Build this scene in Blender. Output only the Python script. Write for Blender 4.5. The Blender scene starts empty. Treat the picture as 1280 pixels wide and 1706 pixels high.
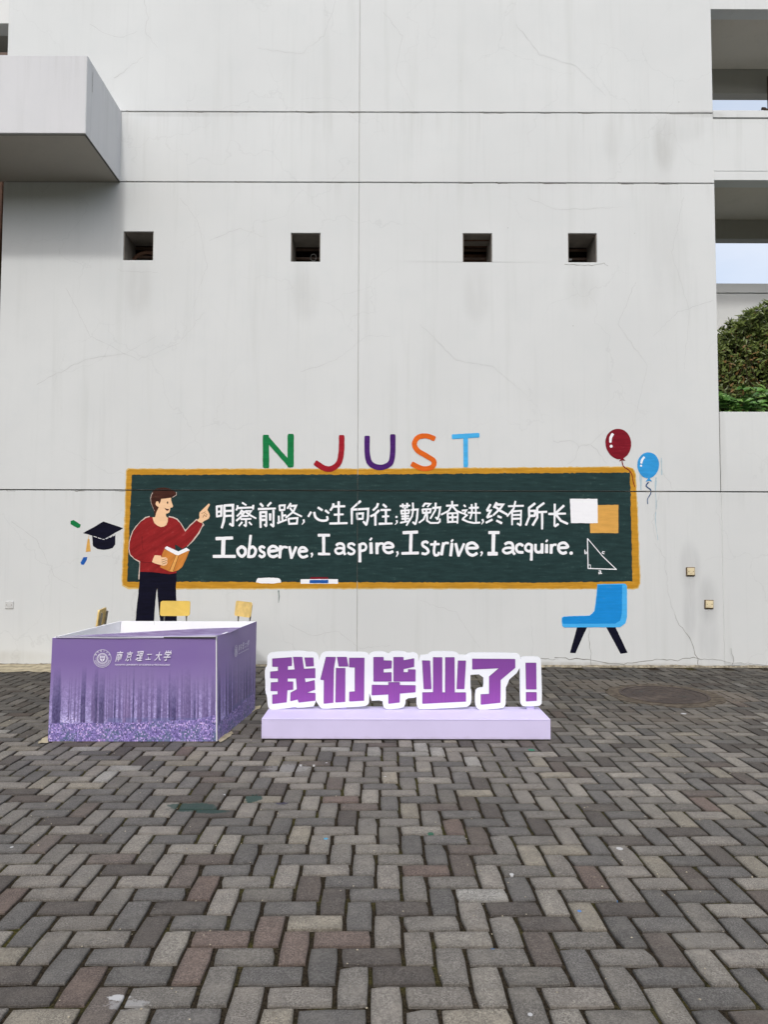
import bpy, bmesh, math, random
import numpy as np
from mathutils import Vector, Matrix, noise as mnoise

random.seed(7); np.random.seed(7)
SC = bpy.context.scene
COL = SC.collection

# ------------------------------------------------------------------ camera
F_PX, CAM_H = 1180.0, 1.52
PITCH, ROLL = math.radians(2.8), math.radians(0.16)
_fw = np.array([0.0, math.cos(PITCH), math.sin(PITCH)])
_rt = np.array([1.0, 0.0, 0.0]); _up = np.cross(_rt, _fw)
RT = _rt * math.cos(ROLL) + _up * math.sin(ROLL)
UP = _up * math.cos(ROLL) - _rt * math.sin(ROLL)
FW = _fw
cam = bpy.data.cameras.new('camera'); cam_o = bpy.data.objects.new('camera', cam); COL.objects.link(cam_o)
cam.sensor_fit = 'VERTICAL'; cam.sensor_height = 24.0; cam.lens = 24.0 * F_PX / 1706.0
cam.clip_end = 2000.0; cam.clip_start = 0.05
M = Matrix(((RT[0], UP[0], -FW[0], 0), (RT[1], UP[1], -FW[1], 0), (RT[2], UP[2], -FW[2], CAM_H), (0, 0, 0, 1)))
cam_o.matrix_world = M
SC.camera = cam_o

# ------------------------------------------------------------------ light
SUN_DIR = Vector((0.06, 1.05, -0.98)).normalized()          # direction the light travels
world = bpy.data.worlds.new('World'); SC.world = world; world.use_nodes = True
wn = world.node_tree.nodes; wl = world.node_tree.links
sky = wn.new('ShaderNodeTexSky'); sky.sky_type = 'NISHITA'; sky.sun_disc = False
sky.sun_elevation = math.asin(-SUN_DIR.z); sky.sun_rotation = math.atan2(-SUN_DIR.x, -SUN_DIR.y)
sky.air_density = 0.75; sky.dust_density = 4.0; sky.ozone_density = 1.1
bg = wn['Background']; bg.inputs['Strength'].default_value = 0.10
mx = wn.new('ShaderNodeMix'); mx.data_type = 'RGBA'; mx.blend_type = 'ADD'; mx.inputs[0].default_value = 1.0
wl.new(sky.outputs[0], mx.inputs[6]); mx.inputs[7].default_value = (4.6, 5.0, 5.4, 1)      # thin bright cloud veil over the whole sky
tc = wn.new('ShaderNodeTexCoord'); mpw = wn.new('ShaderNodeMapping'); mpw.inputs['Scale'].default_value = (1, 1, 2.6); cn = wn.new('ShaderNodeTexNoise'); cn.inputs['Scale'].default_value = 3.0; cn.inputs['Detail'].default_value = 6
wl.new(tc.outputs['Generated'], mpw.inputs[0]); wl.new(mpw.outputs[0], cn.inputs['Vector'])
cr_ = wn.new('ShaderNodeMapRange'); cr_.inputs[1].default_value = .38; cr_.inputs[2].default_value = .66; wl.new(cn.outputs['Fac'], cr_.inputs[0])
vm_ = wn.new('ShaderNodeMix'); vm_.data_type = 'RGBA'; vm_.inputs[6].default_value = (4.1, 4.7, 5.4, 1); vm_.inputs[7].default_value = (5.9, 6.0, 6.1, 1)
wl.new(cr_.outputs[0], vm_.inputs[0]); wl.new(vm_.outputs[2], mx.inputs[7])
wl.new(mx.outputs[2], bg.inputs['Color'])
sl = bpy.data.lights.new('sun', 'SUN'); sl.energy = 1.1; sl.angle = math.radians(4.0); sl.color = (1.0, 0.98, 0.95)
so = bpy.data.objects.new('sun', sl); COL.objects.link(so)
so.rotation_euler = SUN_DIR.to_track_quat('-Z', 'Y').to_euler(); so.location = (0, -5, 15)
vs = SC.view_settings
vs.view_transform = 'Standard'; vs.look = 'None'; vs.gamma = 1.0; vs.exposure = 0.09; vs.use_curve_mapping = False

# ------------------------------------------------------------------ helpers
WALL_Y = 9.1186
def ray(x, y):
    return RT * ((x - 640.0) / F_PX) - UP * ((y - 853.0) / F_PX) + FW
def on_y(x, y, Y):
    d = ray(x, y); t = Y / d[1]
    return Vector((t * d[0], Y, CAM_H + t * d[2]))
def on_z(x, y, z=0.0):
    d = ray(x, y); t = (z - CAM_H) / d[2]
    return Vector((t * d[0], t * d[1], z))

def lin(c):
    return tuple((v / 255 / 12.92) if v / 255 <= 0.04045 else ((v / 255 + 0.055) / 1.055) ** 2.4 for v in c)

class NT:
    def __init__(s, name):
        s.m = bpy.data.materials.new(name); s.m.use_nodes = True
        s.t = s.m.node_tree; s.n = s.t.nodes; s.l = s.t.links
        s.b = s.n['Principled BSDF']; s.geo = s.n.new('ShaderNodeNewGeometry')
    def P(s): return s.geo.outputs['Position']
    def put(s, sock, v):
        if isinstance(v, bpy.types.NodeSocket): s.l.new(v, sock)
        elif isinstance(v, (tuple, list)) and len(v) == 3 and sock.type == 'RGBA': sock.default_value = (*v, 1)
        else: sock.default_value = v
    def mapped(s, scale, vec=None, loc=(0, 0, 0)):
        n = s.n.new('ShaderNodeMapping'); s.put(n.inputs[0], vec or s.P())
        n.inputs['Scale'].default_value = scale; n.inputs['Location'].default_value = loc
        return n.outputs[0]
    def noise(s, scale, detail=3, rough=0.55, vec=None, dist=0.0):
        n = s.n.new('ShaderNodeTexNoise'); s.put(n.inputs['Vector'], vec or s.P())
        n.inputs['Scale'].default_value = scale; n.inputs['Detail'].default_value = detail
        n.inputs['Roughness'].default_value = rough; n.inputs['Distortion'].default_value = dist
        return n.outputs['Fac']
    def vor(s, scale, feature='F1', vec=None, out='Distance'):
        n = s.n.new('ShaderNodeTexVoronoi'); n.feature = feature; s.put(n.inputs['Vector'], vec or s.P())
        n.inputs['Scale'].default_value = scale
        return n.outputs[out]
    def rng(s, v, a, b, c=0.0, d=1.0, smooth=True):
        n = s.n.new('ShaderNodeMapRange'); n.interpolation_type = 'SMOOTHSTEP' if smooth else 'LINEAR'
        s.put(n.inputs[0], v)
        for i, k in enumerate((a, b, c, d)): n.inputs[i + 1].default_value = k
        return n.outputs[0]
    def math(s, op, a, b=0.0):
        n = s.n.new('ShaderNodeMath'); n.operation = op; s.put(n.inputs[0], a); s.put(n.inputs[1], b)
        return n.outputs[0]
    def mix(s, f, a, b, mode='MIX'):
        n = s.n.new('ShaderNodeMix'); n.data_type = 'RGBA'; n.blend_type = mode
        s.put(n.inputs[0], f); s.put(n.inputs[6], a); s.put(n.inputs[7], b)
        return n.outputs[2]
    def sep(s):
        n = s.n.new('ShaderNodeSeparateXYZ'); s.put(n.inputs[0], s.P()); return n.outputs
    def blob(s, px, py, rx, rz, ax='xz'):
        """soft spot (0..1) round a world point"""
        o = s.sep(); a = o[0]; b = o[2] if ax == 'xz' else o[1]
        u = s.math('DIVIDE', s.math('SUBTRACT', a, px), rx); v = s.math('DIVIDE', s.math('SUBTRACT', b, py), rz)
        r = s.math('ADD', s.math('MULTIPLY', u, u), s.math('MULTIPLY', v, v))
        return s.rng(r, 1.0, 0.0)
    def attr(s, name):
        n = s.n.new('ShaderNodeAttribute'); n.attribute_name = name; return n.outputs['Color']
    def bump(s, h, strength=0.3, dist=0.005):
        n = s.n.new('ShaderNodeBump'); n.inputs['Strength'].default_value = strength
        n.inputs['Distance'].default_value = dist; s.put(n.inputs['Height'], h)
        s.l.new(n.outputs[0], s.b.inputs['Normal'])
    def done(s, col, rough=0.8, spec=0.3, metal=0.0):
        s.put(s.b.inputs['Base Color'], col); s.put(s.b.inputs['Roughness'], rough)
        s.b.inputs['Specular IOR Level'].default_value = spec; s.b.inputs['Metallic'].default_value = metal
        return s.m

def tag(o, label=None, cat=None, group=None, kind=None):
    for k, v in (('label', label), ('category', cat), ('group', group), ('kind', kind)):
        if v: o[k] = v
    return o
def empty(name, loc, label, cat, group=None, kind=None):
    o = bpy.data.objects.new(name, None); COL.objects.link(o); o.location = loc
    o.empty_display_size = 0.1
    tag(o, label, cat, group, kind); bpy.context.view_layer.update()
    return o
def link(name, me, mat, parent=None):
    o = bpy.data.objects.new(name, me); COL.objects.link(o)
    if mat and not me.materials: me.materials.append(mat)
    if parent: o.parent = parent
    return o
def origin_of(p):
    v = Vector((0, 0, 0))
    while p: v += p.location; p = p.parent
    return v
def mesh(name, verts, faces, mat, parent=None, smooth=False):
    """verts are given in world coordinates"""
    off = origin_of(parent)
    me = bpy.data.meshes.new(name)
    me.from_pydata([Vector(v) - off for v in verts], [], faces); me.validate()
    bm = bmesh.new(); bm.from_mesh(me); bmesh.ops.recalc_face_normals(bm, faces=bm.faces); bm.to_mesh(me); bm.free()
    if smooth: me.polygons.foreach_set('use_smooth', [True] * len(me.polygons))
    return link(name, me, mat, parent)
def from_bm(name, bm, mat, parent=None, smooth=False):
    off = origin_of(parent)
    bmesh.ops.translate(bm, verts=bm.verts, vec=-off)
    me = bpy.data.meshes.new(name); bm.to_mesh(me); bm.free()
    if smooth: me.polygons.foreach_set('use_smooth', [True] * len(me.polygons))
    return link(name, me, mat, parent)
def box_bm(bm, x0, x1, y0, y1, z0, z1, bev=0.0):
    r = bmesh.ops.create_cube(bm, size=1.0)
    for v in r['verts']:
        v.co = Vector((x0 + (v.co.x + .5) * (x1 - x0), y0 + (v.co.y + .5) * (y1 - y0), z0 + (v.co.z + .5) * (z1 - z0)))
    if bev > 0:
        es = {e for v in r['verts'] for e in v.link_edges}
        bmesh.ops.bevel(bm, geom=list(es), offset=bev, segments=1, affect='EDGES')
def box(name, x0, x1, y0, y1, z0, z1, mat, parent=None, bev=0.0):
    bm = bmesh.new(); box_bm(bm, x0, x1, y0, y1, z0, z1, bev)
    return from_bm(name, bm, mat, parent)
def tube_bm(bm, pts, r, seg=8):
    pts = [Vector(p) for p in pts]; rings = []
    for i, p in enumerate(pts):
        d = (pts[min(i + 1, len(pts) - 1)] - pts[max(i - 1, 0)]).normalized()
        a = d.cross(Vector((0, 0, 1))); a = a.normalized() if a.length > 1e-3 else Vector((1, 0, 0)); b = d.cross(a)
        rr = r[i] if isinstance(r, (list, tuple)) else r
        rings.append([bm.verts.new(p + (a * math.cos(t) + b * math.sin(t)) * rr) for t in [2 * math.pi * k / seg for k in range(seg)]])
    for A, B in zip(rings, rings[1:]):
        for k in range(seg): bm.faces.new((A[k], A[(k + 1) % seg], B[(k + 1) % seg], B[k]))
    bm.faces.new(rings[0][::-1]); bm.faces.new(rings[-1])
def plate(name, x0, x1, z0, z1, y0, y1, holes, mat, parent, bev=0.004):
    """wall slab in the XZ plane from y0 (front) to y1 with rectangular holes, chamfered at its front rim"""
    xs = sorted({x0, x1, *[h[0] for h in holes], *[h[1] for h in holes]})
    zs = sorted({z0, z1, *[h[2] for h in holes], *[h[3] for h in holes]})
    bm = bmesh.new(); V = {}
    def v(i, j, k):
        if (i, j, k) not in V: V[i, j, k] = bm.verts.new((xs[i], y1 if k else y0, zs[j]))
        return V[i, j, k]
    def solid(i, j):
        if not (0 <= i < len(xs) - 1 and 0 <= j < len(zs) - 1): return False
        cx, cz = (xs[i] + xs[i + 1]) / 2, (zs[j] + zs[j + 1]) / 2
        return not any(h[0] < cx < h[1] and h[2] < cz < h[3] for h in holes)
    for i in range(len(xs) - 1):
        for j in range(len(zs) - 1):
            if not solid(i, j): continue
            bm.faces.new((v(i, j, 0), v(i + 1, j, 0), v(i + 1, j + 1, 0), v(i, j + 1, 0)))
            bm.faces.new((v(i, j, 1), v(i, j + 1, 1), v(i + 1, j + 1, 1), v(i + 1, j, 1)))
            if not solid(i - 1, j): bm.faces.new((v(i, j, 0), v(i, j + 1, 0), v(i, j + 1, 1), v(i, j, 1)))
            if not solid(i + 1, j): bm.faces.new((v(i + 1, j, 0), v(i + 1, j, 1), v(i + 1, j + 1, 1), v(i + 1, j + 1, 0)))
            if not solid(i, j - 1): bm.faces.new((v(i, j, 0), v(i, j, 1), v(i + 1, j, 1), v(i + 1, j, 0)))
            if not solid(i, j + 1): bm.faces.new((v(i, j + 1, 0), v(i + 1, j + 1, 0), v(i + 1, j + 1, 1), v(i, j + 1, 1)))
    bmesh.ops.recalc_face_normals(bm, faces=bm.faces)
    if bev:
        es = [e for e in bm.edges if abs(e.verts[0].co.y - y0) < 1e-6 and abs(e.verts[1].co.y - y0) < 1e-6 and e.calc_face_angle(0) > 1]
        bmesh.ops.bevel(bm, geom=es, offset=bev, segments=1, affect='EDGES')
    return from_bm(name, bm, mat, parent)

# ------------------------------------------------------------------ materials
def plaster(name, base, stains=(), crack=0.35):
    m = NT(name)
    big = m.noise(0.55, 3); mid = m.noise(3.2, 5, 0.65); fine = m.noise(60, 3, 0.7)
    streak = m.noise(1.0, 4, 0.6, m.mapped((5.5, 5.5, 0.32)))
    streak2 = m.noise(1.0, 3, 0.6, m.mapped((17, 17, 0.5), loc=(4, 0, 2)))
    c = m.mix(m.rng(big, .35, .7), base, tuple(v * .955 for v in base))
    c = m.mix(m.math('MULTIPLY', m.rng(mid, .45, .75), .35), c, tuple(v * k for v, k in zip(base, (.93, .945, .95))))
    c = m.mix(m.math('MULTIPLY', m.rng(streak, .52, .76), .42), c, tuple(v * k for v, k in zip(base, (.86, .865, .85))))
    c = m.mix(m.math('MULTIPLY', m.rng(streak2, .55, .78), .30), c, tuple(v * .87 for v in base))
    c = m.mix(m.math('MULTIPLY', m.rng(fine, .5, .8), .10), c, tuple(v * .86 for v in base))
    specks = m.rng(m.vor(1.9), .022, .004)
    c = m.mix(m.math('MULTIPLY', specks, .5), c, (.25, .25, .24))
    # hairline map cracks: cell borders of a warped Voronoi, shown only in patches
    wv = m.n.new('ShaderNodeVectorMath'); wv.operation = 'ADD'
    wn_ = m.n.new('ShaderNodeTexNoise'); wn_.inputs['Scale'].default_value = 2.6; wn_.inputs['Detail'].default_value = 6
    m.l.new(m.P(), wn_.inputs['Vector'])
    sc_ = m.n.new('ShaderNodeVectorMath'); sc_.operation = 'SCALE'; sc_.inputs['Scale'].default_value = .55
    m.l.new(wn_.outputs['Color'], sc_.inputs[0]); m.l.new(m.P(), wv.inputs[0]); m.l.new(sc_.outputs[0], wv.inputs[1])
    e = m.vor(.85, 'DISTANCE_TO_EDGE', wv.outputs[0]); line = m.rng(e, .0065, .0015)
    patch = m.rng(m.noise(.45, 2, vec=m.mapped((1, 1, 1), loc=(3.3, 1, 7.7))), .46, .60)
    c = m.mix(m.math('MULTIPLY', m.math('MULTIPLY', line, patch), crack), c, tuple(v * .55 for v in base))
    oz = m.sep()[2]
    for zz, hh, kk in ((7.262, .55, .30), (6.31, .40, .22), (2.232, .35, .22)):      # rain streaks that run down from each joint
        f = m.math('MULTIPLY', m.rng(oz, zz - hh, zz, 0, 1), m.math('LESS_THAN', oz, zz))
        f = m.math('MULTIPLY', f, m.rng(m.noise(1, 4, .7, m.mapped((9, 9, .25), loc=(zz, 0, 0))), .48, .68))
        c = m.mix(m.math('MULTIPLY', f, kk), c, tuple(v * k for v, k in zip(base, (.74, .74, .71))))
    for (px, pz, rx, rz, k, col) in stains:
        f = m.math('MULTIPLY', m.blob(px, pz, rx, rz), m.math('MULTIPLY', m.rng(m.noise(1, 4, .6, m.mapped((7, 7, 1.2))), .25, .7, .35, 1.0), k))
        c = m.mix(f, c, col)
    h = m.math('ADD', m.math('MULTIPLY', mid, .6), m.math('MULTIPLY', fine, .35))
    m.bump(h, .22, .006)
    return m.done(c, m.rng(mid, .3, .8, .72, .9), .25)

def W(x, y): p = on_y(x, y, WALL_Y); return p.x, p.z
def st(x, y, rx, ry, k, col): a = W(x, y); return (a[0], a[1], rx / 129.0, ry / 129.0, k, col)
GR = lin((150, 152, 154)); WR = lin((152, 152, 146))
stains = [st(1150, 945, 22, 50, .42, GR), st(1150, 1010, 15, 70, .30, GR), st(1180, 1000, 24, 48, .42, GR), st(1182, 1060, 22, 60, .28, GR),
          st(1108, 240, 26, 60, .42, WR), st(1140, 215, 40, 30, .20, WR), st(1105, 400, 40, 200, .14, WR), st(230, 480, 30, 60, .22, WR),
          st(508, 490, 30, 60, .18, WR), st(795, 490, 30, 60, .18, WR), st(970, 480, 36, 50, .2, WR),
          st(640, 1108, 700, 9, .55, lin((120, 108, 88))), st(1205, 740, 9, 90, .25, WR), st(1020, 230, 20, 50, .15, WR),
          st(1168, 190, 60, 8, .4, WR), st(300, 190, 160, 6, .3, WR), st(20, 1095, 80, 14, .3, lin((150, 140, 115)))]
BASE = (.684, .702, .694)
M_WALL = plaster('white_render', BASE, [(a, b, c_, d_, k * .8, col_) for (a, b, c_, d_, k, col_) in stains], .14)
M_WALL2 = plaster('white_render_plain', (.74, .75, .74), (), .06)
M_BALC = plaster('balcony_render', (.66, .665, .675), (), .1)
def simple(name, srgb, rough=.6, spec=.3, var=.08, scale=8, metal=0.0, bump=0.0):
    m = NT(name); c = lin(srgb)
    n = m.noise(scale, 4)
    col = m.mix(m.rng(n, .3, .7), tuple(v * (1 - var) for v in c), tuple(min(1, v * (1 + var)) for v in c))
    if bump: m.bump(m.noise(scale * 6, 3), bump, .003)
    return m.done(col, rough, spec, metal)
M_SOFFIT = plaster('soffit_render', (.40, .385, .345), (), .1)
M_REVEAL_SHADE = simple('reveal_shade_grey', (118, 112, 104), .85, .15, .15, 6)  # dark grey stands in for shade inside the wall openings
M_SOFFIT2 = plaster('gallery_soffit_render', (.66, .62, .54), (), .05)
M_SEAL = simple('joint_sealant', (74, 74, 70), .9)
M_SEALP = simple('joint_filler_pale', (176, 176, 172), .9)
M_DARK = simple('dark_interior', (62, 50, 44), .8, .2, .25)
M_DARKF = simple('dark_metal_frame', (92, 72, 60), .5, .4, .2)
M_BROWN = simple('brown_wood', (80, 56, 42), .6, .2, .3, 20)
M_CRACK = simple('crack_dirt', (128, 126, 120), .95, .1)
M_CRACKF = simple('crack_faint', (188, 189, 188), .95, .1)

def paint(name, srgb, var=.16, thin=None, thin_k=.25, rough=.55, ang=0.0, fine=1.0):
    """hand brushed wall paint: streaks, patchy cover, dry-brush specks"""
    m = NT(name); c = lin(srgb)
    mp = m.n.new('ShaderNodeMapping'); m.l.new(m.P(), mp.inputs[0]); mp.inputs['Rotation'].default_value = (0, ang, 0)
    mp2 = m.n.new('ShaderNodeMapping'); m.l.new(mp.outputs[0], mp2.inputs[0]); mp2.inputs['Scale'].default_value = (4 * fine, 1, 28 * fine)
    s = m.noise(1, 4, .65, mp2.outputs[0]); p = m.noise(5.5, 5, .7); q = m.noise(30, 3, .6)
    col = m.mix(m.rng(s, .3, .72), tuple(v * (1 - var) for v in c), tuple(min(1, v * (1 + var)) for v in c))
    col = m.mix(m.math('MULTIPLY', m.rng(p, .45, .8), .45), col, tuple(min(1, v * (1 + 1.6 * var) + .004) for v in c))
    t = lin(thin) if thin else tuple(min(1, v * .5 + .12) for v in c)
    f = m.math('MULTIPLY', m.rng(m.math('MULTIPLY', s, q), .33, .46), thin_k)
    col = m.mix(f, col, t)
    m.bump(m.math('ADD', s, m.math('MULTIPLY', q, .5)), .25, .002)
    return m.done(col, max(rough, .68), .12)

M_BOARD = paint('chalkboard_green_paint', (36, 58, 58), .2, (84, 108, 100), .35)
M_OCHRE = paint('ochre_paint', (196, 142, 42), .14, (222, 178, 92), .5)
M_OCHRE_D = paint('ochre_edge_paint', (216, 186, 118), .12, (235, 215, 170), .5)
M_WHITEP = paint('white_paint', (246, 247, 250), .02, (215, 222, 222), .25)
M_PALE = paint('pale_outline_paint', (214, 196, 184), .08, (120, 130, 126), .5)
M_RED = paint('sweater_red_paint', (142, 34, 36), .2, (176, 74, 72), .5, ang=.6, fine=.7)
M_NAVY = paint('navy_paint', (12, 12, 32), .3, (30, 34, 60), .2)
M_SKIN = paint('skin_tone_paint', (244, 202, 160), .04, (250, 220, 190), .2)
M_HAIR = paint('hair_brown_paint', (66, 36, 28), .25, (90, 70, 52), .4)
M_BLACKP = paint('black_paint', (28, 16, 16), .2)
M_LINEP = paint('sienna_line_paint', (120, 70, 38), .15)
M_BOOK = paint('book_orange_paint', (206, 132, 60), .12, (226, 160, 96), .4, ang=.9)
M_SPINE = paint('book_spine_paint', (232, 170, 92), .08)
M_GREEN = paint('green_letter_paint', (20, 120, 66), .15)
M_CRIM = paint('crimson_letter_paint', (156, 26, 40), .15)
M_PURP = paint('violet_letter_paint', (72, 30, 106), .18)
M_ORANGE = paint('orange_letter_paint', (222, 102, 30), .12)
M_SKYB = paint('sky_blue_letter_paint', (74, 176, 232), .1)
M_MAROON = paint('maroon_balloon_paint', (124, 20, 36), .18)
M_BLUEB = paint('blue_balloon_paint', (52, 152, 216), .1)
M_BLUED = paint('chair_blue_paint', (26, 140, 216), .07)
M_BLUEL = paint('chair_light_blue_paint', (72, 178, 242), .06)
M_TAN = paint('tan_note_paint', (220, 166, 84), .08)
M_BLUEC = paint('confetti_blue_paint', (34, 92, 172), .15)
M_STRING = paint('balloon_string_paint', (40, 78, 122), .2)
M_DRIP = paint('blue_drip_stain', (176, 196, 204), .06)
M_DRIPG = paint('grey_drip_stain', (140, 150, 148), .1)
M_TASSEL = paint('tassel_gold_paint', (214, 164, 84), .12)

# ------------------------------------------------------------------ 2-D drawing on an upright plane
def chaikin(p, n=1, closed=True):
    for _ in range(n):
        q = []
        rngi = range(len(p)) if closed else range(len(p) - 1)
        if not closed: q.append(p[0])
        for i in rngi:
            a, b = p[i], p[(i + 1) % len(p)]
            q += [(a[0] * .75 + b[0] * .25, a[1] * .75 + b[1] * .25), (a[0] * .25 + b[0] * .75, a[1] * .25 + b[1] * .75)]
        if not closed: q.append(p[-1])
        p = q
    return p
def catmull(p, n=5):
    if len(p) < 3: return p
    out = []; P = [p[0]] + list(p) + [p[-1]]
    for i in range(1, len(P) - 2):
        a, b, c, d = P[i - 1:i + 3]
        for k in range(n):
            t = k / n
            out.append(tuple(.5 * (2 * b[j] + (c[j] - a[j]) * t + (2 * a[j] - 5 * b[j] + 4 * c[j] - d[j]) * t * t + (3 * b[j] - a[j] - 3 * c[j] + d[j]) * t ** 3) for j in (0, 1)))
    out.append(p[-1]); return out
def subdiv_jit(p, step, amp):
    q = []
    for i in range(len(p)):
        a, b = p[i], p[(i + 1) % len(p)]; L = math.hypot(b[0] - a[0], b[1] - a[1]); n = max(1, int(L / step))
        for k in range(n):
            t = k / n; x, y = a[0] + (b[0] - a[0]) * t, a[1] + (b[1] - a[1]) * t
            w = amp * (mnoise.noise(Vector((x * .23, y * .23, 1.7))) + .6 * mnoise.noise(Vector((x * .8, y * .8, 9))))
            nx, ny = (b[1] - a[1]) / (L + 1e-6), -(b[0] - a[0]) / (L + 1e-6)
            q.append((x + nx * w, y + ny * w))
    return q
SEAMS = dict(x=-.341, wx=.0075, z=[2.24], wz=.015)
def cut_seams(bm):
    for axis, vals, w in ((0, [SEAMS['x']], SEAMS['wx']), (2, SEAMS['z'], SEAMS['wz'])):
        for c in vals:
            no = Vector((0, 0, 0)); no[axis] = 1
            for s in (-1, 1):
                co = Vector((0, 0, 0)); co[axis] = c + s * w / 2
                bmesh.ops.bisect_plane(bm, geom=bm.verts[:] + bm.edges[:] + bm.faces[:], plane_co=co, plane_no=no)
            dead = [f for f in bm.faces if abs(f.calc_center_median()[axis] - c) < w / 2]
            if dead: bmesh.ops.delete(bm, geom=dead, context='FACES')
class Draw:
    """collects flat painted shapes given in photo pixels; the plane is upright at distance Y"""
    def __init__(s, Y=WALL_Y, ox=0, oy=0, sc=1.0, off=.001, cut=True):
        s.bm = bmesh.new(); s.Y, s.ox, s.oy, s.sc, s.off, s.cut = Y, ox, oy, sc, off, cut; s.k = 0
    def at(s, ox, oy, sc): s.ox, s.oy, s.sc = ox, oy, sc; return s
    def px(s, p): return (s.ox + p[0] / s.sc, s.oy + p[1] / s.sc)
    def v(s, p, extra=0.0): return s.bm.verts.new(on_y(p[0], p[1], s.Y - s.off - extra))
    def poly(s, pts, smooth=0, jit=.35, step=3.0, extra=0.0):
        p = [s.px(q) for q in pts]
        if smooth: p = chaikin(p, smooth)
        if jit: p = subdiv_jit(p, step, jit)
        f = s.bm.faces.new([s.v(q, extra) for q in p]); f.normal_update(); bmesh.ops.triangulate(s.bm, faces=[f]); return s
    def oval(s, cx, cy, rx, ry, rot=0.0, egg=0.0, n=40, extra=0.0, jit=.25):
        pts = []
        for k in range(n):
            t = 2 * math.pi * k / n; x, y = rx * math.cos(t) * (1 - egg * math.sin(t)), ry * math.sin(t)
            pts.append((cx + x * math.cos(rot) - y * math.sin(rot), cy + x * math.sin(rot) + y * math.cos(rot)))
        return s.poly(pts, 0, jit, 2.5, extra)
    def stroke(s, pts, w=28, smooth=False, w1=None, jit=.06):
        if smooth: pts = catmull(pts)
        p = [s.px(q) for q in pts]; w = w / s.sc; w1 = w if w1 is None else w1 / s.sc
        q = [p[0]]
        for a, b in zip(p, p[1:]):
            L = math.hypot(b[0] - a[0], b[1] - a[1]); n = max(1, int(L / 5))
            q += [(a[0] + (b[0] - a[0]) * k / n, a[1] + (b[1] - a[1]) * k / n) for k in range(1, n + 1)]
        p = q; s.k += 1; ex = .00012 * (s.k % 9); N = len(p); Lv, Rv = [], []
        def nrm(a, b): L = math.hypot(b[0] - a[0], b[1] - a[1]) + 1e-9; return ((b[1] - a[1]) / L, -(b[0] - a[0]) / L)
        for i in range(N):
            n1 = nrm(p[max(i - 1, 0)], p[max(i, 1)]); n2 = nrm(p[min(i, N - 2)], p[min(i + 1, N - 1)])
            m_ = (n1[0] + n2[0], n1[1] + n2[1]); ml = math.hypot(*m_) + 1e-9; m_ = (m_[0] / ml, m_[1] / ml)
            c = max(.55, m_[0] * n1[0] + m_[1] * n1[1])
            ww = (w + (w1 - w) * i / (N - 1)) * .5 / c * (1 + jit * random.uniform(-1, 1))
            e = ex + i * 2e-6
            Lv.append(s.v((p[i][0] + m_[0] * ww, p[i][1] + m_[1] * ww), e)); Rv.append(s.v((p[i][0] - m_[0] * ww, p[i][1] - m_[1] * ww), e))
        for i in range(N - 1):
            s.bm.faces.new((Lv[i], Lv[i + 1], Rv[i + 1], Rv[i]))
        for (c, a, b, q0, q1, ww) in ((p[0], Rv[0], Lv[0], p[1], p[0], w), (p[-1], Lv[-1], Rv[-1], p[-2], p[-1], w1)):
            d = (q1[0] - q0[0], q1[1] - q0[1]); L = math.hypot(*d) + 1e-9; d = (d[0] / L, d[1] / L)
            r = ww * .5 * random.uniform(.45, .75); t = (-d[1], d[0])
            e = ex + (0 if q1 == p[0] else N * 2e-6)
            cap = [s.v((c[0] + d[0] * r * .75 + t[0] * ww * .38 * sgn, c[1] + d[1] * r * .75 + t[1] * ww * .38 * sgn), e) for sgn in (1, -1)]
            if (Vector(a.co) - cap[0].co).length > (Vector(b.co) - cap[0].co).length: a, b = b, a
            s.bm.faces.new((a, cap[0], cap[1], b))
        return s
    def build(s, name, mat, parent=None):
        if s.cut: cut_seams(s.bm)
        # turn everything towards the viewer (-Y)
        for f in s.bm.faces:
            f.normal_update()
            if f.normal.y > 0: f.normal_flip()
        return from_bm(name, s.bm, mat, parent)

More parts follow.
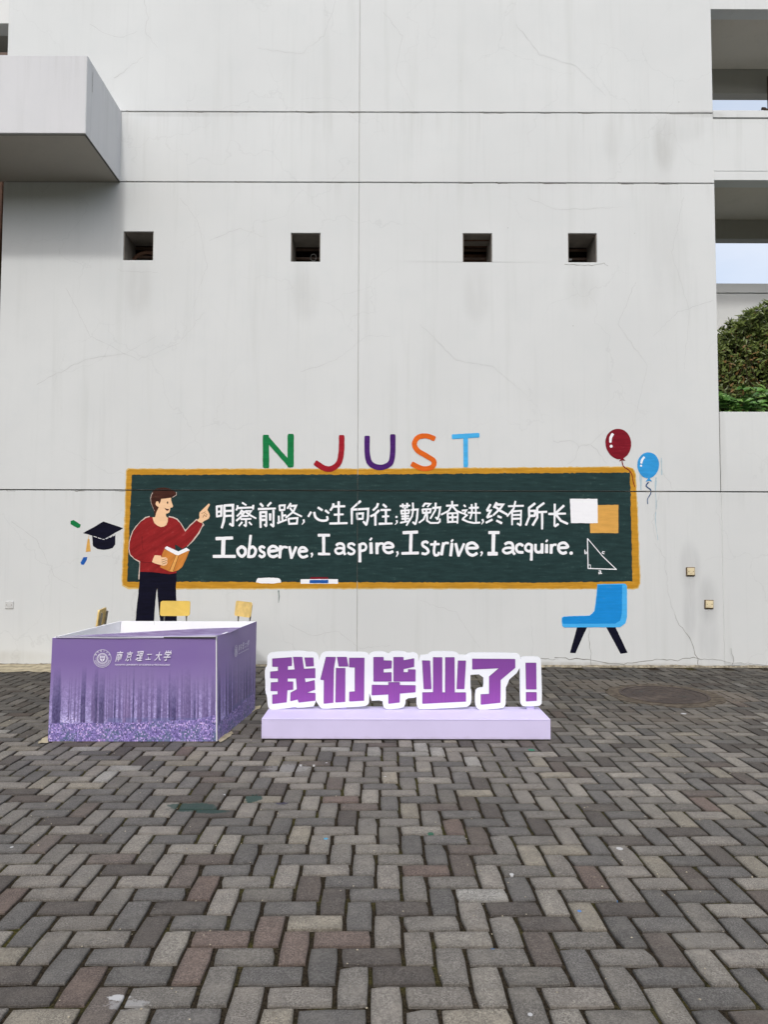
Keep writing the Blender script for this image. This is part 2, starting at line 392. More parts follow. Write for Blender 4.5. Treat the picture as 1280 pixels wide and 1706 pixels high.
# ================================================================== GROUND
def brick_mat():
    m = NT('paving_brick'); t = m.attr('tone')
    g = m.noise(170, 3, .8); sp = m.vor(240); mid = m.noise(9, 4, .6); big = m.noise(1.3, 4, .6); g2 = m.noise(60, 3, .7)
    c = m.mix(m.rng(g, .34, .66, .0, 1.0), m.mix(1.0, t, (.5, .49, .48), 'MULTIPLY'), m.mix(1.0, t, (1.6, 1.6, 1.57), 'MULTIPLY'))
    c = m.mix(m.math('MULTIPLY', m.rng(m.noise(16, 5, .7, m.mapped((1, 1, 1), loc=(5, 5, 5))), .40, .62), .42), c, m.mix(1.0, t, (.68, .67, .66), 'MULTIPLY'))
    c = m.mix(m.math('MULTIPLY', m.rng(mid, .42, .72), .6), c, m.mix(1.0, t, (1.38, 1.36, 1.3), 'MULTIPLY'))
    c = m.mix(m.math('MULTIPLY', m.rng(g2, .48, .68), .5), c, m.mix(1.0, t, (.6, .58, .56), 'MULTIPLY'))
    pit = m.rng(sp, .12, .05); c = m.mix(m.math('MULTIPLY', pit, .55), c, (.03, .028, .025))
    peb = m.rng(m.vor(150, vec=m.mapped((1, 1, 1), loc=(.3, .7, 0))), .10, .05)
    c = m.mix(m.math('MULTIPLY', peb, .45), c, (.36, .34, .30))
    # darker tone towards the foot of the wall, broken up by noise
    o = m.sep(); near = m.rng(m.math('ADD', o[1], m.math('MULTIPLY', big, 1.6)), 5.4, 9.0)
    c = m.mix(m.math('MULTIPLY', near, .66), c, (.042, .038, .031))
    c = m.mix(m.math('MULTIPLY', m.rng(big, .45, .7), .22), c, (.05, .047, .04))
    # pale dust in patches
    c = m.mix(m.math('MULTIPLY', m.rng(m.noise(2.1, 5, .65, m.mapped((1, 1, 1), loc=(9, 4, 1))), .56, .74), .35), c, (.22, .205, .18))
    def ground_blob(x, y, rx, ry, sx, col, k, thr=(.42, .56), ns=14):
        nonlocal c
        p = on_z(x, y); f = m.blob(p.x, p.y, rx, ry, 'xy')
        f = m.math('MULTIPLY', m.rng(m.math('ADD', m.math('MULTIPLY', f, .42), m.math('MULTIPLY', m.noise(ns, 4, .65, m.mapped((1, sx, 1))), .95)), thr[0] + .2, thr[1] + .22), k)
        f = m.math('MULTIPLY', f, m.rng(m.blob(p.x, p.y, rx, ry, 'xy'), .02, .2))
        c = m.mix(f, c, col)
    DG = lin((34, 66, 62)); WH = (.55, .55, .55)
    ground_blob(320, 1345, .22, .10, 1, DG, .75, (.44, .56)); ground_blob(352, 1352, .13, .04, 1, DG, .7, (.38, .5))
    ground_blob(421, 1330, .07, .08, 1, DG, .85, (.36, .46)); ground_blob(470, 1338, .05, .035, 1, lin((30, 30, 62)), .7, (.36, .46))
    ground_blob(198, 1662, .05, .022, 1, WH, .8, (.36, .55), 40); ground_blob(213, 1674, .10, .04, 1, WH, .35, (.46, .60), 60)
    ground_blob(1030, 1142, .9, .5, 1, (.17, .145, .115), .5, (.32, .6), 5); ground_blob(1185, 1160, .6, .45, 1, (.18, .15, .12), .5, (.32, .6), 5)
    ground_blob(480, 1280, .25, .14, 1, WH, .22, (.50, .62), 50)
    ground_blob(1110, 1195, 1.0, .35, 1, (.16, .14, .115), .45, (.36, .6), 6)
    for (x, y, r, col) in ((543, 1398, .014, lin((70, 160, 200))), (966, 1519, .01, lin((70, 130, 200))), (821, 1580, .012, lin((80, 130, 180))), (1032, 1501, .01, lin((80, 140, 200))),
                           (886, 1250, .03, lin((30, 120, 90))), (718, 1389, .02, lin((30, 90, 70))), (853, 1457, .012, WH), (1033, 1414, .02, WH), (642, 1294, .01, WH), (544, 1271, .01, WH),
                           (523, 1275, .01, WH), (501, 1275, .01, WH), (1140, 1189, .03, WH), (374, 1324, .01, WH), (19, 1411, .01, WH), (884, 1692, .01, WH)):
        p = on_z(x, y); c = m.mix(m.math('MULTIPLY', m.rng(m.blob(p.x, p.y, r, r * 1.1, 'xy'), .1, .5), .85), c, col)
    m.bump(m.math('ADD', m.math('MULTIPLY', g, .8), m.math('MULTIPLY', mid, .5)), .55, .003)
    return m.done(c, m.rng(mid, .3, .7, .72, .9), .22)
M_BRICK = brick_mat()
def joint_mat():
    m = NT('joint_sand'); a = m.noise(90, 4, .8); b = m.noise(3, 4, .6)
    c = m.mix(m.rng(a, .35, .7), (.012, .009, .006), (.055, .043, .028))
    c = m.mix(m.math('MULTIPLY', m.rng(b, .5, .68), .7), c, m.mix(m.rng(a, .4, .65), (.03, .034, .008), (.10, .085, .02)))
    m.bump(a, .8, .006); return m.done(c, .95, .1)
M_JOINT = joint_mat()
M_GROUNDFAR = simple('distant_paving', (98, 95, 90), .9, .2, .2, .8)
ground = empty('paving', (0, 0, 0), None, None, kind='structure')
mesh('joint_sand', [(-9, -4, -.009), (9, -4, -.009), (9, WALL_Y + .2, -.009), (-9, WALL_Y + .2, -.009)], [(0, 1, 2, 3)], M_JOINT, ground)
g = mesh('ground', [(-600, -600, -.03), (600, -600, -.03), (600, 600, -.03), (-600, 600, -.03)], [(0, 1, 2, 3)], M_GROUNDFAR)
tag(g, kind='structure')

# unseen green slopes added behind and beside the viewer to block the low sky
bm = bmesh.new(); prev = None
for k in range(73):
    a = math.radians(-205 + 230 * k / 72); cur = []
    for j in range(7):
        t = j / 6; R_ = 21 + 20 * t + 1.5 * mnoise.noise(Vector((k * .4, j, 0))); cur.append(bm.verts.new((R_ * math.cos(a), R_ * math.sin(a) * .9 + 2, -.5 + 13.5 * t ** .75 + 1.6 * mnoise.noise(Vector((k * .5, j * .8, 5))))))
    if prev:
        for j in range(6): bm.faces.new((prev[j], cur[j], cur[j + 1], prev[j + 1]))
    prev = cur
sky_blocker = from_bm('sky_blocker_slope', bm, simple('sky_blocker_green', (62, 72, 48), .9, .1, .5, .8), None, True); tag(sky_blocker, kind='structure')
# brick module from the photograph's rows
U = .1177
pa = on_z(522.0 - 3, 1569.5); anchor_x = pa.x
rowA = on_z(615, 1556.2).y                                   # joint n = 4
D_ = (on_z(615, 1244.3).y - on_z(615, 1678.6).y) / 26.0      # row pitch
rowA = on_z(615, 1678.6).y + 4 * D_
UX = (on_z(860 / 3.5556 + 480, 1557.6).x - on_z(150 / 3.5556 + 480, 1557.6).x) / 4
SHEAR = .0125
def bx(i, n): y = rowA + (n - 4) * D_; return anchor_x + i * UX + SHEAR * (y - rowA)
TONES = [((93, 90, 86), 32), ((104, 100, 95), 26), ((83, 81, 79), 22), ((113, 109, 103), 12), ((80, 74, 70), 10), ((88, 78, 73), 3), ((113, 108, 99), 6), ((72, 68, 65), 9), ((120, 118, 114), 4)]
TN = [lin(t[0]) for t in TONES]; TW = [t[1] for t in TONES]
def rtone(far=0):
    c = random.choices(TN, TW)[0]; k = random.uniform(.88, 1.14) * 1.5; return tuple(v * k for v in c)
def brick_outline(L, Wd):
    hx, hy = L / 2, Wd / 2; pts = []
    def edge(a, b, n):
        for k in range(n):
            t = k / n; j = random.uniform(-.0011, .0007)
            x, y = a[0] + (b[0] - a[0]) * t, a[1] + (b[1] - a[1]) * t
            if a[1] == b[1]: y += j * (1 if y > 0 else -1)
            else: x += j * (1 if x > 0 else -1)
            pts.append((x, y))
    c = [random.uniform(.003, .009) for _ in range(4)]
    if random.random() < .1: c[random.randrange(4)] = random.uniform(.012, .028)
    edge((-hx + c[0], -hy), (hx - c[1], -hy), 3); edge((hx, -hy + c[1]), (hx, hy - c[2]), 2)
    edge((hx - c[2], hy), (-hx + c[3], hy), 3); edge((-hx, hy - c[3]), (-hx, -hy + c[0]), 2)
    return pts
def brick_geo():
    o = brick_outline(2 * UX - .0116, D_ - .0116); n = len(o); V = []; hx, hy = UX, D_ / 2
    for sx, z in (((.0042), 0.0), ((.0012), -.0028), ((0), -.022)):
        for (x, y) in o:
            r = math.hypot(x, y); V.append((x - math.copysign(min(abs(x), sx), x), y - math.copysign(min(abs(y), sx), y), z))
    for (x, y) in o: V.append((math.copysign(max(0, abs(x) - .020), x), math.copysign(max(0, abs(y) - .020), y), .0006))
    Fc = [tuple(range(3 * n, 4 * n))] + [(3 * n + k, 3 * n + (k + 1) % n, (k + 1) % n, k) for k in range(n)]
    for r in (0, 1):
        for k in range(n): Fc.append((r * n + k, (r + 1) * n + k, (r + 1) * n + (k + 1) % n, r * n + (k + 1) % n))
    return V, Fc
RIM = .8
GEO = [brick_geo() for _ in range(30)]
def brick_mesh(geo, tone):
    me = bpy.data.meshes.new('brick'); me.from_pydata(geo[0], [], geo[1])
    bm = bmesh.new(); bm.from_mesh(me); bmesh.ops.recalc_face_normals(bm, faces=bm.faces); bm.to_mesh(me); bm.free()
    a = me.color_attributes.new('tone', 'FLOAT_COLOR', 'POINT'); n = len(me.vertices) // 4; a.data.foreach_set('color', list((*[v * RIM for v in tone], 1)) * 3 * n + list((*tone, 1)) * n)
    me.materials.append(M_BRICK); return me
SINGLE = [brick_mesh(random.choice(GEO), rtone()) for _ in range(90)]
mh_c = on_z(1107, 1158); MH_R = .43
def in_frame(x, y):
    p = np.array([x, y, -CAM_H]); d = p @ FW
    if d < .3: return None
    px, py = 640 + F_PX * (p @ RT) / d, 853 - F_PX * (p @ UP) / d
    return (px, py) if -60 < px < 1340 and py < 1760 else None
bricks = []
nmin = 4 + int((-2.6 - rowA) / D_); nmax = 4 + int((WALL_Y + .1 - rowA) / D_)
for n in range(nmin, nmax + 1):
    y0 = rowA + (n - 5) * D_                         # row between joint n-1... (near side) and n
    for i in range(-60, 64):
        ph = (i - (4 - n)) % 4
        if ph == 0:                                  # lies across: columns i, i+1 in the row between joints n and n-1
            bricks.append((bx(i + 1, n - .5), y0 + D_ / 2, 0))
        elif ph == 2:                                # lies along the view: rows n+1 and n
            bricks.append((bx(i + .5, n), y0 + D_, 1))
front = []; rest = []
for (x, y, o) in bricks:
    if abs(x) > 7.2 or y > WALL_Y - .02 - (.12 if o else .055) or math.hypot(x - mh_c.x, y - mh_c.y) < MH_R + .085: continue
    s = in_frame(x, y)
    (front if s else rest).append((x, y, o, s[1] if s else 0))
front.sort(key=lambda b: -b[3]); single = front[:298]; rest = [b for b in front[298:]] + rest
def lift(x, y): return .0016 * random.uniform(-1, 1) + .004 * mnoise.noise(Vector((x * .5, y * .5, 0)))
for (x, y, o, _) in single:
    b = bpy.data.objects.new('brick', random.choice(SINGLE)); COL.objects.link(b); b.parent = ground
    b.location = (x, y, lift(x, y))
    b.rotation_euler = (random.uniform(-.008, .008), random.uniform(-.006, .006), (math.pi / 2 if o else 0) + math.pi * random.randint(0, 1) + random.uniform(-.009, .009))
V = []; Fc = []; T = []; nv = 0
GNP = [np.array(g[0]) for g in GEO]
for (x, y, o, _) in rest:
    k = random.randrange(len(GEO)); P = GNP[k]
    a = (math.pi / 2 if o else 0) + math.pi * random.randint(0, 1) + random.uniform(-.011, .011); ca, sa = math.cos(a), math.sin(a)
    tx, ty = random.uniform(-.012, .012), random.uniform(-.012, .012)
    X = P[:, 0] * ca - P[:, 1] * sa + x; Y = P[:, 0] * sa + P[:, 1] * ca + y; Z = P[:, 2] + lift(x, y) + P[:, 0] * tx + P[:, 1] * ty
    V.append(np.stack([X, Y, Z], 1)); tn = rtone(); T.append(np.concatenate([np.tile((*[v * RIM for v in tn], 1), (len(P) * 3 // 4, 1)), np.tile((*tn, 1), (len(P) // 4, 1))])); Fc += [tuple(q + nv for q in f) for f in GEO[k][1]]; nv += len(P)
me = bpy.data.meshes.new('brick_field'); me.from_pydata(np.concatenate(V).tolist(), [], Fc)
bm = bmesh.new(); bm.from_mesh(me); bmesh.ops.recalc_face_normals(bm, faces=bm.faces); bm.to_mesh(me); bm.free()
a = me.color_attributes.new('tone', 'FLOAT_COLOR', 'POINT'); a.data.foreach_set('color', np.concatenate(T).ravel())
o = link('brick_field', me, M_BRICK, ground); tag(o, kind='stuff')

# manhole
def disc_bm(bm, c, r, z0, z1, seg=64, hole=0.0, wob=0.0):
    ring = lambda rr, z: [bm.verts.new((c.x + rr * (1 + (wob * mnoise.noise(Vector((math.cos(t) * 3, math.sin(t) * 3, rr * 9))))) * math.cos(t), c.y + rr * (1 + (wob * mnoise.noise(Vector((math.cos(t) * 3, math.sin(t) * 3, rr * 9))))) * math.sin(t), z)) for t in [2 * math.pi * k / seg for k in range(seg)]]
    b, t_ = ring(r, z0), ring(r, z1)
    for k in range(seg): bm.faces.new((b[k], b[(k + 1) % seg], t_[(k + 1) % seg], t_[k]))
    if hole:
        i0, i1 = ring(hole, z0), ring(hole, z1)
        for k in range(seg):
            bm.faces.new((t_[k], t_[(k + 1) % seg], i1[(k + 1) % seg], i1[k])); bm.faces.new((i0[k], i1[k], i1[(k + 1) % seg], i0[(k + 1) % seg]))
    else: bm.faces.new(t_)
def rust():
    m = NT('rusty_iron'); a = m.noise(25, 5, .7); b = m.noise(3, 4)
    c = m.mix(m.rng(a, .3, .7), (.040, .033, .029), (.085, .062, .050)); c = m.mix(m.math('MULTIPLY', m.rng(b, .5, .7), .6), c, (.16, .125, .10))
    m.bump(a, .6, .004); return m.done(c, .75, .4, .2)
M_RUST = rust()
M_MORTAR = simple('rough_mortar', (92, 84, 74), .95, .1, .35, 14, bump=.8)
M_PALEMORTAR = simple('pale_mortar', (170, 160, 136), .95, .1, .28, 9, bump=.9)
mh = empty('manhole_cover', (mh_c.x, mh_c.y, 0), 'round rusty iron manhole cover set in the brick paving near the wall', 'manhole cover')
bm = bmesh.new(); disc_bm(bm, mh_c, MH_R + .135, -.02, .0045, hole=MH_R - .01, wob=.09); from_bm('mortar_collar', bm, M_MORTAR, mh)
bm = bmesh.new(); disc_bm(bm, mh_c, MH_R + .012, -.02, .009, hole=MH_R - .018); from_bm('ring_frame', bm, M_RUST, mh)
bm = bmesh.new(); disc_bm(bm, mh_c, MH_R - .022, -.02, .006); from_bm('cover_plate', bm, M_RUST, mh)
for (x, y) in ((1069, 1153.5), (1141, 1161.5)):
    p = on_z(x, y); bm = bmesh.new(); disc_bm(bm, p, .024, .0, .0085, 16); from_bm('lifting_hole', bm, M_SEAL, mh)
for k in range(3):
    bm = bmesh.new(); disc_bm(bm, mh_c, .12 + .1 * k, .0, .0078, 48, hole=.112 + .1 * k); from_bm('raised_ring', bm, M_RUST, mh)

# ================================================================== MAIN WALL
X0, X1 = -5.034, 4.35
ZS = [0.012, 2.24, 6.319, 7.273, 13.0]
def win_px(a, b, c, d):
    p, q = on_y(a, c, WALL_Y), on_y(b, d, WALL_Y); return (p.x, q.x, q.z, p.z)
WIN = [win_px(205.5, 254.5, 385.5, 433.5), win_px(485, 533.5, 388, 436), win_px(771.5, 820.5, 388.5, 436.5), win_px(947, 995.5, 388.5, 437)]
wall = empty('rendered_wall', (0, WALL_Y + .15, 0), 'tall white rendered wall with four small square openings behind the painted chalkboard', 'building')
hz, hx = .0075, .0035
for ri in range(4):
    z0 = ZS[ri] + (hz if ri else 0); z1 = ZS[ri + 1] - (hz if ri < 3 else 0)
    for (xa, xb) in ((X0, SEAMS['x'] - hx), (SEAMS['x'] + hx, X1)):
        hs = [w for w in WIN if w[0] > xa and w[1] < xb] if ri == 2 - 1 else []
        plate('wall_panel', xa, xb, z0, z1, WALL_Y, WALL_Y + .42, hs, M_WALL, wall, bev=.003)
# sealant down in the joints
for z in ZS[1:4]: box('joint_sealant', X0 + .01, X1 - .01, WALL_Y + .022, WALL_Y + .05, z - hz - .001, z + hz + .001, M_SEAL, wall)
bzb, bzt = W(596, 968)[1], W(596, 792)[1]
for z0, z1, mt in ((ZS[0] + .012, bzb - .002, M_SEALP), (bzb, ZS[1] - .012, M_SEAL), (ZS[1] + .012, bzt, M_SEAL), (bzt + .002, ZS[2] - .012, M_SEALP), (ZS[2] + .012, ZS[3] - .012, M_SEALP), (ZS[3] + .012, ZS[4], M_SEALP)):
    box('joint_sealant', SEAMS['x'] - hx - .001, SEAMS['x'] + hx + .001, WALL_Y + .007, WALL_Y + .03, z0, z1, mt, wall)
# return walls, roof and floors behind
box('side_wall', X1 - .25, X1, WALL_Y + .421, WALL_Y + 6, 0, 13, M_WALL2, wall)
box('side_wall', X0, X0 + .25, WALL_Y + .421, WALL_Y + 6, 0, 13, M_WALL2, wall)
box('rear_wall', X0 + .251, X1 - .251, WALL_Y + 5.75, WALL_Y + 6, 0, 13, M_WALL2, wall)
box('roof', X0, X1, WALL_Y, WALL_Y + 6, 13.001, 13.2, M_WALL2, wall)
for k, w in enumerate(WIN):
    cx, cz = (w[0] + w[1]) / 2, (w[2] + w[3]) / 2; yb = WALL_Y + .4215
    # small dark lobby behind each opening with ceiling board, slats and a pipe shelf
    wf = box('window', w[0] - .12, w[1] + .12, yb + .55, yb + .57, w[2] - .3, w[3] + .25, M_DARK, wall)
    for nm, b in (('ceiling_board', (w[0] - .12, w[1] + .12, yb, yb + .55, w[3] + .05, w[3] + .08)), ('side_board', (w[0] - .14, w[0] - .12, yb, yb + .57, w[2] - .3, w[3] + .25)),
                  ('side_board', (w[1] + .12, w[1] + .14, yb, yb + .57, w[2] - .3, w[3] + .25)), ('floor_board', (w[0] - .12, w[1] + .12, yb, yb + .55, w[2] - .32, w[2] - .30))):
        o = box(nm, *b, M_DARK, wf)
    for nm, b in (('reveal_shade_sheet', (w[0] + .0005, w[0] + .012, WALL_Y + .02, yb, w[2] + .001, w[3] - .001)), ('reveal_shade_sheet', (w[1] - .012, w[1] - .0005, WALL_Y + .02, yb, w[2] + .001, w[3] - .001)),
                  ('reveal_shade_sheet', (w[0] + .0125, w[1] - .0125, WALL_Y + .02, yb, w[3] - .012, w[3] - .0005))):
        box(nm, *b, M_REVEAL_SHADE, wf)  # thin grey sheets that put shade on the reveal sides and top
    for j, zz in enumerate((.30, .62)):
        box('cross_rail', w[0] - .1, w[1] + .1, yb + .02, yb + .06, w[2] + .1 + (w[3] - w[2]) * zz, w[2] + .1 + (w[3] - w[2]) * zz + .03, M_DARKF, wf, .003)
    if k == 0:
        bm = bmesh.new(); tube_bm(bm, [(cx + .02 + .26 * math.sin(t), yb - .1, w[2] - .06 + .30 * math.cos(t)) for t in [-.9 + .2 * i for i in range(13)]], .026, 8)
        from_bm('curved_brown_rail', bm, M_BROWN, wf, True)
        box('pale_bracket', w[1] - .08, w[1] - .05, yb - .08, yb - .05, w[2] + .08, w[2] + .2, M_WALL2, wf)
    if k == 2:
        box('brown_shutter_board', w[0] - .05, w[1] + .05, yb + .05, yb + .07, w[2] + .02, w[2] + .30, M_BROWN, wf)
        for j in range(2): box('ceiling_batten', w[0], w[1], yb - .25 + .2 * j, yb - .22 + .2 * j, w[3] - .02, w[3] - .002, M_BROWN, wf)
    if k == 1:
        bm = bmesh.new(); tube_bm(bm, [(cx + .06 + .04 * math.cos(t), yb, w[2] + .23 + .05 * math.sin(t)) for t in [i * .7 for i in range(10)]], .006, 6); from_bm('metal_hook', bm, M_SEALP, wf)
    if k == 3:
        for j in range(2): box('white_fitting', w[0] + .07 + .05 * j, w[0] + .105 + .05 * j, yb - .02, yb + .01, w[2] + .20, w[2] + .213, M_WHITEP, wf)
# cracks traced on the wall
CR = [([(925, 1095), (985, 1099), (1010, 1104), (1025, 1107), (1060, 1104), (1095, 1098), (1125, 1100), (1150, 1096), (1157, 1094.5), (1165, 1098), (1175, 1097), (1195, 1099), (1215, 1104), (1199 + 50, 1105), (1278, 1109)], 1.1, 1),
      ([(1163, 1110), (1162, 1098), (1158, 1082), (1153, 1070), (1146, 1056), (1133, 1042), (1126, 1025)], .9, 1), ([(1126, 1025), (1120, 1010), (1114, 985), (1111, 955), (1108, 930), (1092, 905)], .8, 0),
      ([(985, 1107), (984, 1090), (981, 1060), (984, 1030)], .7, 1), ([(1222, 1106), (1224, 1095), (1219, 1080)], .8, 1),
      ([(922, 735), (955, 735), (966, 743), (986, 741), (999, 726), (1010, 716)], .6, 0), ([(986, 741), (1000, 755), (1012, 772)], .6, 0), ([(966, 743), (958, 766), (944, 774)], .6, 0),
      ([(1105, 790), (1118, 805), (1121, 816)], .6, 0), ([(1100, 818), (1088, 870), (1094, 900)], .6, 0),
      ([(196, 451), (222, 452), (262, 454)], .7, 0), ([(942, 441), (975, 442), (1000, 441), (1006, 437), (1014, 443)], .8, 1),
      ([(110, 480), (150, 560), (230, 600), (300, 570), (340, 520)], .5, 0), ([(60, 640), (140, 600), (210, 588), (260, 560)], .5, 0),
      ([(240, 0), (246, 30), (240, 52), (262, 80)], .7, 0), ([(150, 40), (172, 55), (205, 62), (228, 52)], .6, 0), ([(190, 130), (215, 112), (238, 95)], .6, 0),
      ([(640, 20), (670, 60), (660, 120), (690, 180)], .5, 0), ([(860, 40), (900, 90), (960, 110), (1010, 160)], .6, 0), ([(1060, 470), (1030, 540), (1080, 610), (1060, 690)], .6, 0),
      ([(1190, 500), (1130, 520), (1090, 560)], .5, 0), ([(700, 540), (760, 600), (820, 610), (880, 660)], .5, 0), ([(500, 620), (560, 600), (610, 560), (650, 560)], .5, 0),
      ([(20, 870), (60, 900), (90, 960), (130, 980)], .5, 0), ([(480, 1040), (520, 1060), (560, 1050), (600, 1080), (650, 1075)], .6, 0), ([(700, 1000), (760, 1020), (800, 1080)], .5, 0),
      ([(902, 1097), (915, 1096), (922, 1100), (932, 1098)], .8, 1), ([(1150, 958), (1152, 990), (1151, 1015)], .5, 0), ([(887, 1094), (887, 1060), (885, 1010)], .4, 0),
      ([(350, 400), (400, 380), (440, 395)], .5, 0), ([(300, 330), (330, 370), (345, 440), (320, 520)], .45, 0), ([(880, 330), (930, 350), (1040, 345)], .45, 0),
      ([(560, 0), (540, 60), (500, 90), (430, 80)], .5, 0), ([(1140, 330), (1120, 420), (1150, 520), (1140, 620)], .45, 0)]
for pts, w, dark in CR:
    d = Draw(off=.0012)
    q = []
    for a, b in zip(pts, pts[1:]):
        n = max(2, int(math.hypot(b[0] - a[0], b[1] - a[1]) / 6))
        for k in range(n): t = k / n; q.append((a[0] + (b[0] - a[0]) * t + random.gauss(0, .8), a[1] + (b[1] - a[1]) * t + random.gauss(0, .8)))
    q.append(pts[-1]); d.stroke(q, w * (1 if dark else .75), w1=w * .4, jit=.45)
    d.build('crack', M_CRACK if dark else M_CRACKF, wall)
for yy0, yy1, xa, xb in ((185, 189, 205, 1184), (302, 306, 205, 1186), (817, 818, 4, 1198)):     # chipped, dirty lips of the joints
    x = xa + 5
    while x < xb - 60:
        L = random.uniform(15, 60); ya = lambda q: yy0 + (yy1 - yy0) * (q - xa) / (xb - xa) + random.choice((-1.1, 1.1)) * random.uniform(.6, 1.1)
        if not (207 < x < 1068 and yy0 == 817):
            Draw(off=.0012, cut=False).stroke([(x + L * k / 5, ya(x + L * k / 5) * 0 + (ya(x) if k == 0 else yy0 + (yy1 - yy0) * (x - xa) / (xb - xa) + 1.1 * side + random.gauss(0, .25))) for k, side in [(k, random.choice((-1, 1))) if False else (k, 1) for k in range(6)]], random.uniform(.5, 1.3), w1=.4, jit=.5).build('joint_chip', M_CRACK, wall)
        x += L + random.uniform(30, 110)
# ragged skirting of old mortar where wall and paving meet
bm = bmesh.new(); n = 420; prev = None
for k in range(n + 1):
    x = X0 - .3 + (7.5 - X0) * k / n
    hgt = .014 + .022 * abs(mnoise.noise(Vector((x * 3.1, 0, 0)))) + .012 * abs(mnoise.noise(Vector((x * 17, 3, 0))))
    dep = .035 + .05 * abs(mnoise.noise(Vector((x * 2.3, 7, 0)))) + .015 * abs(mnoise.noise(Vector((x * 21, 5, 0))))
    cur = [bm.verts.new((x, WALL_Y - .0015, hgt)), bm.verts.new((x, WALL_Y - dep * .55, hgt * .75)), bm.verts.new((x, WALL_Y - dep, -.004))]
    if prev:
        for j in (0, 1): bm.faces.new((prev[j], cur[j], cur[j + 1], prev[j + 1]))
    prev = cur
from_bm('mortar_skirting', bm, simple('skirting_mortar', (142, 134, 116), .95, .1, .45, 22, bump=.9), wall)
# pale mortar smeared on the ground at the left foot of the wall
bm = bmesh.new(); rows = []
for i in range(40):
    x = -6.2 + i * (3.1) / 39; d = (.52 + .22 * mnoise.noise(Vector((x * 2.2, 1, 4))) + .10 * mnoise.noise(Vector((x * 9, 1, 2)))) * min(1.0, max(.1, (-3.1 - x) / .9))
    rows.append([bm.verts.new((x, WALL_Y - .03 - d * t, .012 - .006 * t + .006 * mnoise.noise(Vector((x * 7, t * 5, 0))))) for t in (0, .25, .5, .75, 1)])
for A, B in zip(rows, rows[1:]):
    for j in range(4): bm.faces.new((A[j], B[j], B[j + 1], A[j + 1]))
o = from_bm('mortar_patch', bm, M_PALEMORTAR, ground)
for (pts) in ([(363, 1233), (372, 1224), (386, 1218), (389, 1222), (376, 1232), (366, 1237)], [(412, 1184), (424, 1176), (435, 1175), (432, 1180), (420, 1186)], [(70, 1230), (80, 1226), (80, 1237), (62, 1238)]):
    bm = bmesh.new(); q = subdiv_jit(pts, 3, 1.6); f = bm.faces.new([bm.verts.new(on_z(p[0], p[1], .0075)) for p in q]); f.normal_update(); bmesh.ops.triangulate(bm, faces=[f]); from_bm('mortar_patch', bm, M_PALEMORTAR, ground)

# ================================================================== LEFT: balcony box and recessed bay
bz0, bz1 = 6.325, 7.27
_d1, _d2 = ray(142, 222), ray(145, 92)
BY = .5 * (_d1[1] * (bz0 - CAM_H) / _d1[2] + _d2[1] * (bz1 - CAM_H) / _d2[2])
bx1 = .5 * (on_y(143.5, 160, BY).x + W(199.5, 302)[0]); print('balcony', BY, bx1)
balc = empty('balcony_box', (-5.5, WALL_Y, bz0), 'pale grey concrete balcony box jutting out of the wall at upper left', 'balcony')
bm = bmesh.new(); box_bm(bm, -8.5, bx1, BY, BY + .14, bz0, bz1, .006); from_bm('front_panel', bm, M_BALC, balc)
bm = bmesh.new(); box_bm(bm, bx1 - .14, bx1 - .0005, BY + .1402, WALL_Y - .001, bz0 + .0005, bz1 - .0005, .004); from_bm('side_panel', bm, M_BALC, balc)
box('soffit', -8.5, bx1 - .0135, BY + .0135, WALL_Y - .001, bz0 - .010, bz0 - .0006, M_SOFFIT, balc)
box('drip_strip', -8.5, bx1 - .002, BY + .002, BY + .013, bz0 - .018, bz0 - .0006, M_SEAL, balc)
box('drip_strip', bx1 - .013, bx1 - .002, BY + .0135, WALL_Y - .001, bz0 - .018, bz0 - .0006, M_SEAL, balc)
cr = bmesh.new(); p = [(bx1 + .0012, BY + .16 + .012 * mnoise.noise(Vector((k * .9, 0, 0))), bz1 - .10 - k * .035) for k in range(8)]
for k in range(7):
    a_, b_ = p[k], p[k + 1]; cr.faces.new([cr.verts.new((a_[0], a_[1] - .004, a_[2])), cr.verts.new((a_[0], a_[1] + .004, a_[2])), cr.verts.new((b_[0], b_[1] + .004, b_[2])), cr.verts.new((b_[0], b_[1] - .004, b_[2]))])
from_bm('crack', cr, M_CRACK, balc)
RY = WALL_Y + .55
bay = empty('recessed_bay', (-6.5, RY, 0), 'recessed brown boarded bay at the far left edge beside the white wall', 'building')
zt = on_y(5, 39, RY).z; zb = on_y(5, 92, RY).z - .12
box('upper_wall', -8.5, X0 - .002, RY, RY + .25, zt, 13, M_WALL2, bay, .004)
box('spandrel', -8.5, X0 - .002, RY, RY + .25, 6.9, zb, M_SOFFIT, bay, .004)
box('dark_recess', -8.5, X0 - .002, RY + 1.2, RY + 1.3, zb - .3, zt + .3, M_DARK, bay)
box('recess_rail', -8.5, X0 - .002, RY + .15, RY + .19, zb + .22, zb + .27, M_DARKF, bay)
box('recess_ceiling', -8.5, X0 - .002, RY + .251, RY + 1.2, zt + .001, zt + .1, M_SOFFIT, bay)
nb = 22
for k in range(nb):
    x1 = X0 - .012 - k * .16
    box('timber_board', x1 - .15, x1, RY + .02 + random.uniform(0, .008), RY + .06, 0.0, 6.893, M_BROWN, bay, .004)
box('board_backing', -8.6, X0 - .002, RY + .062, RY + .3, 0, 6.895, M_DARK, bay)

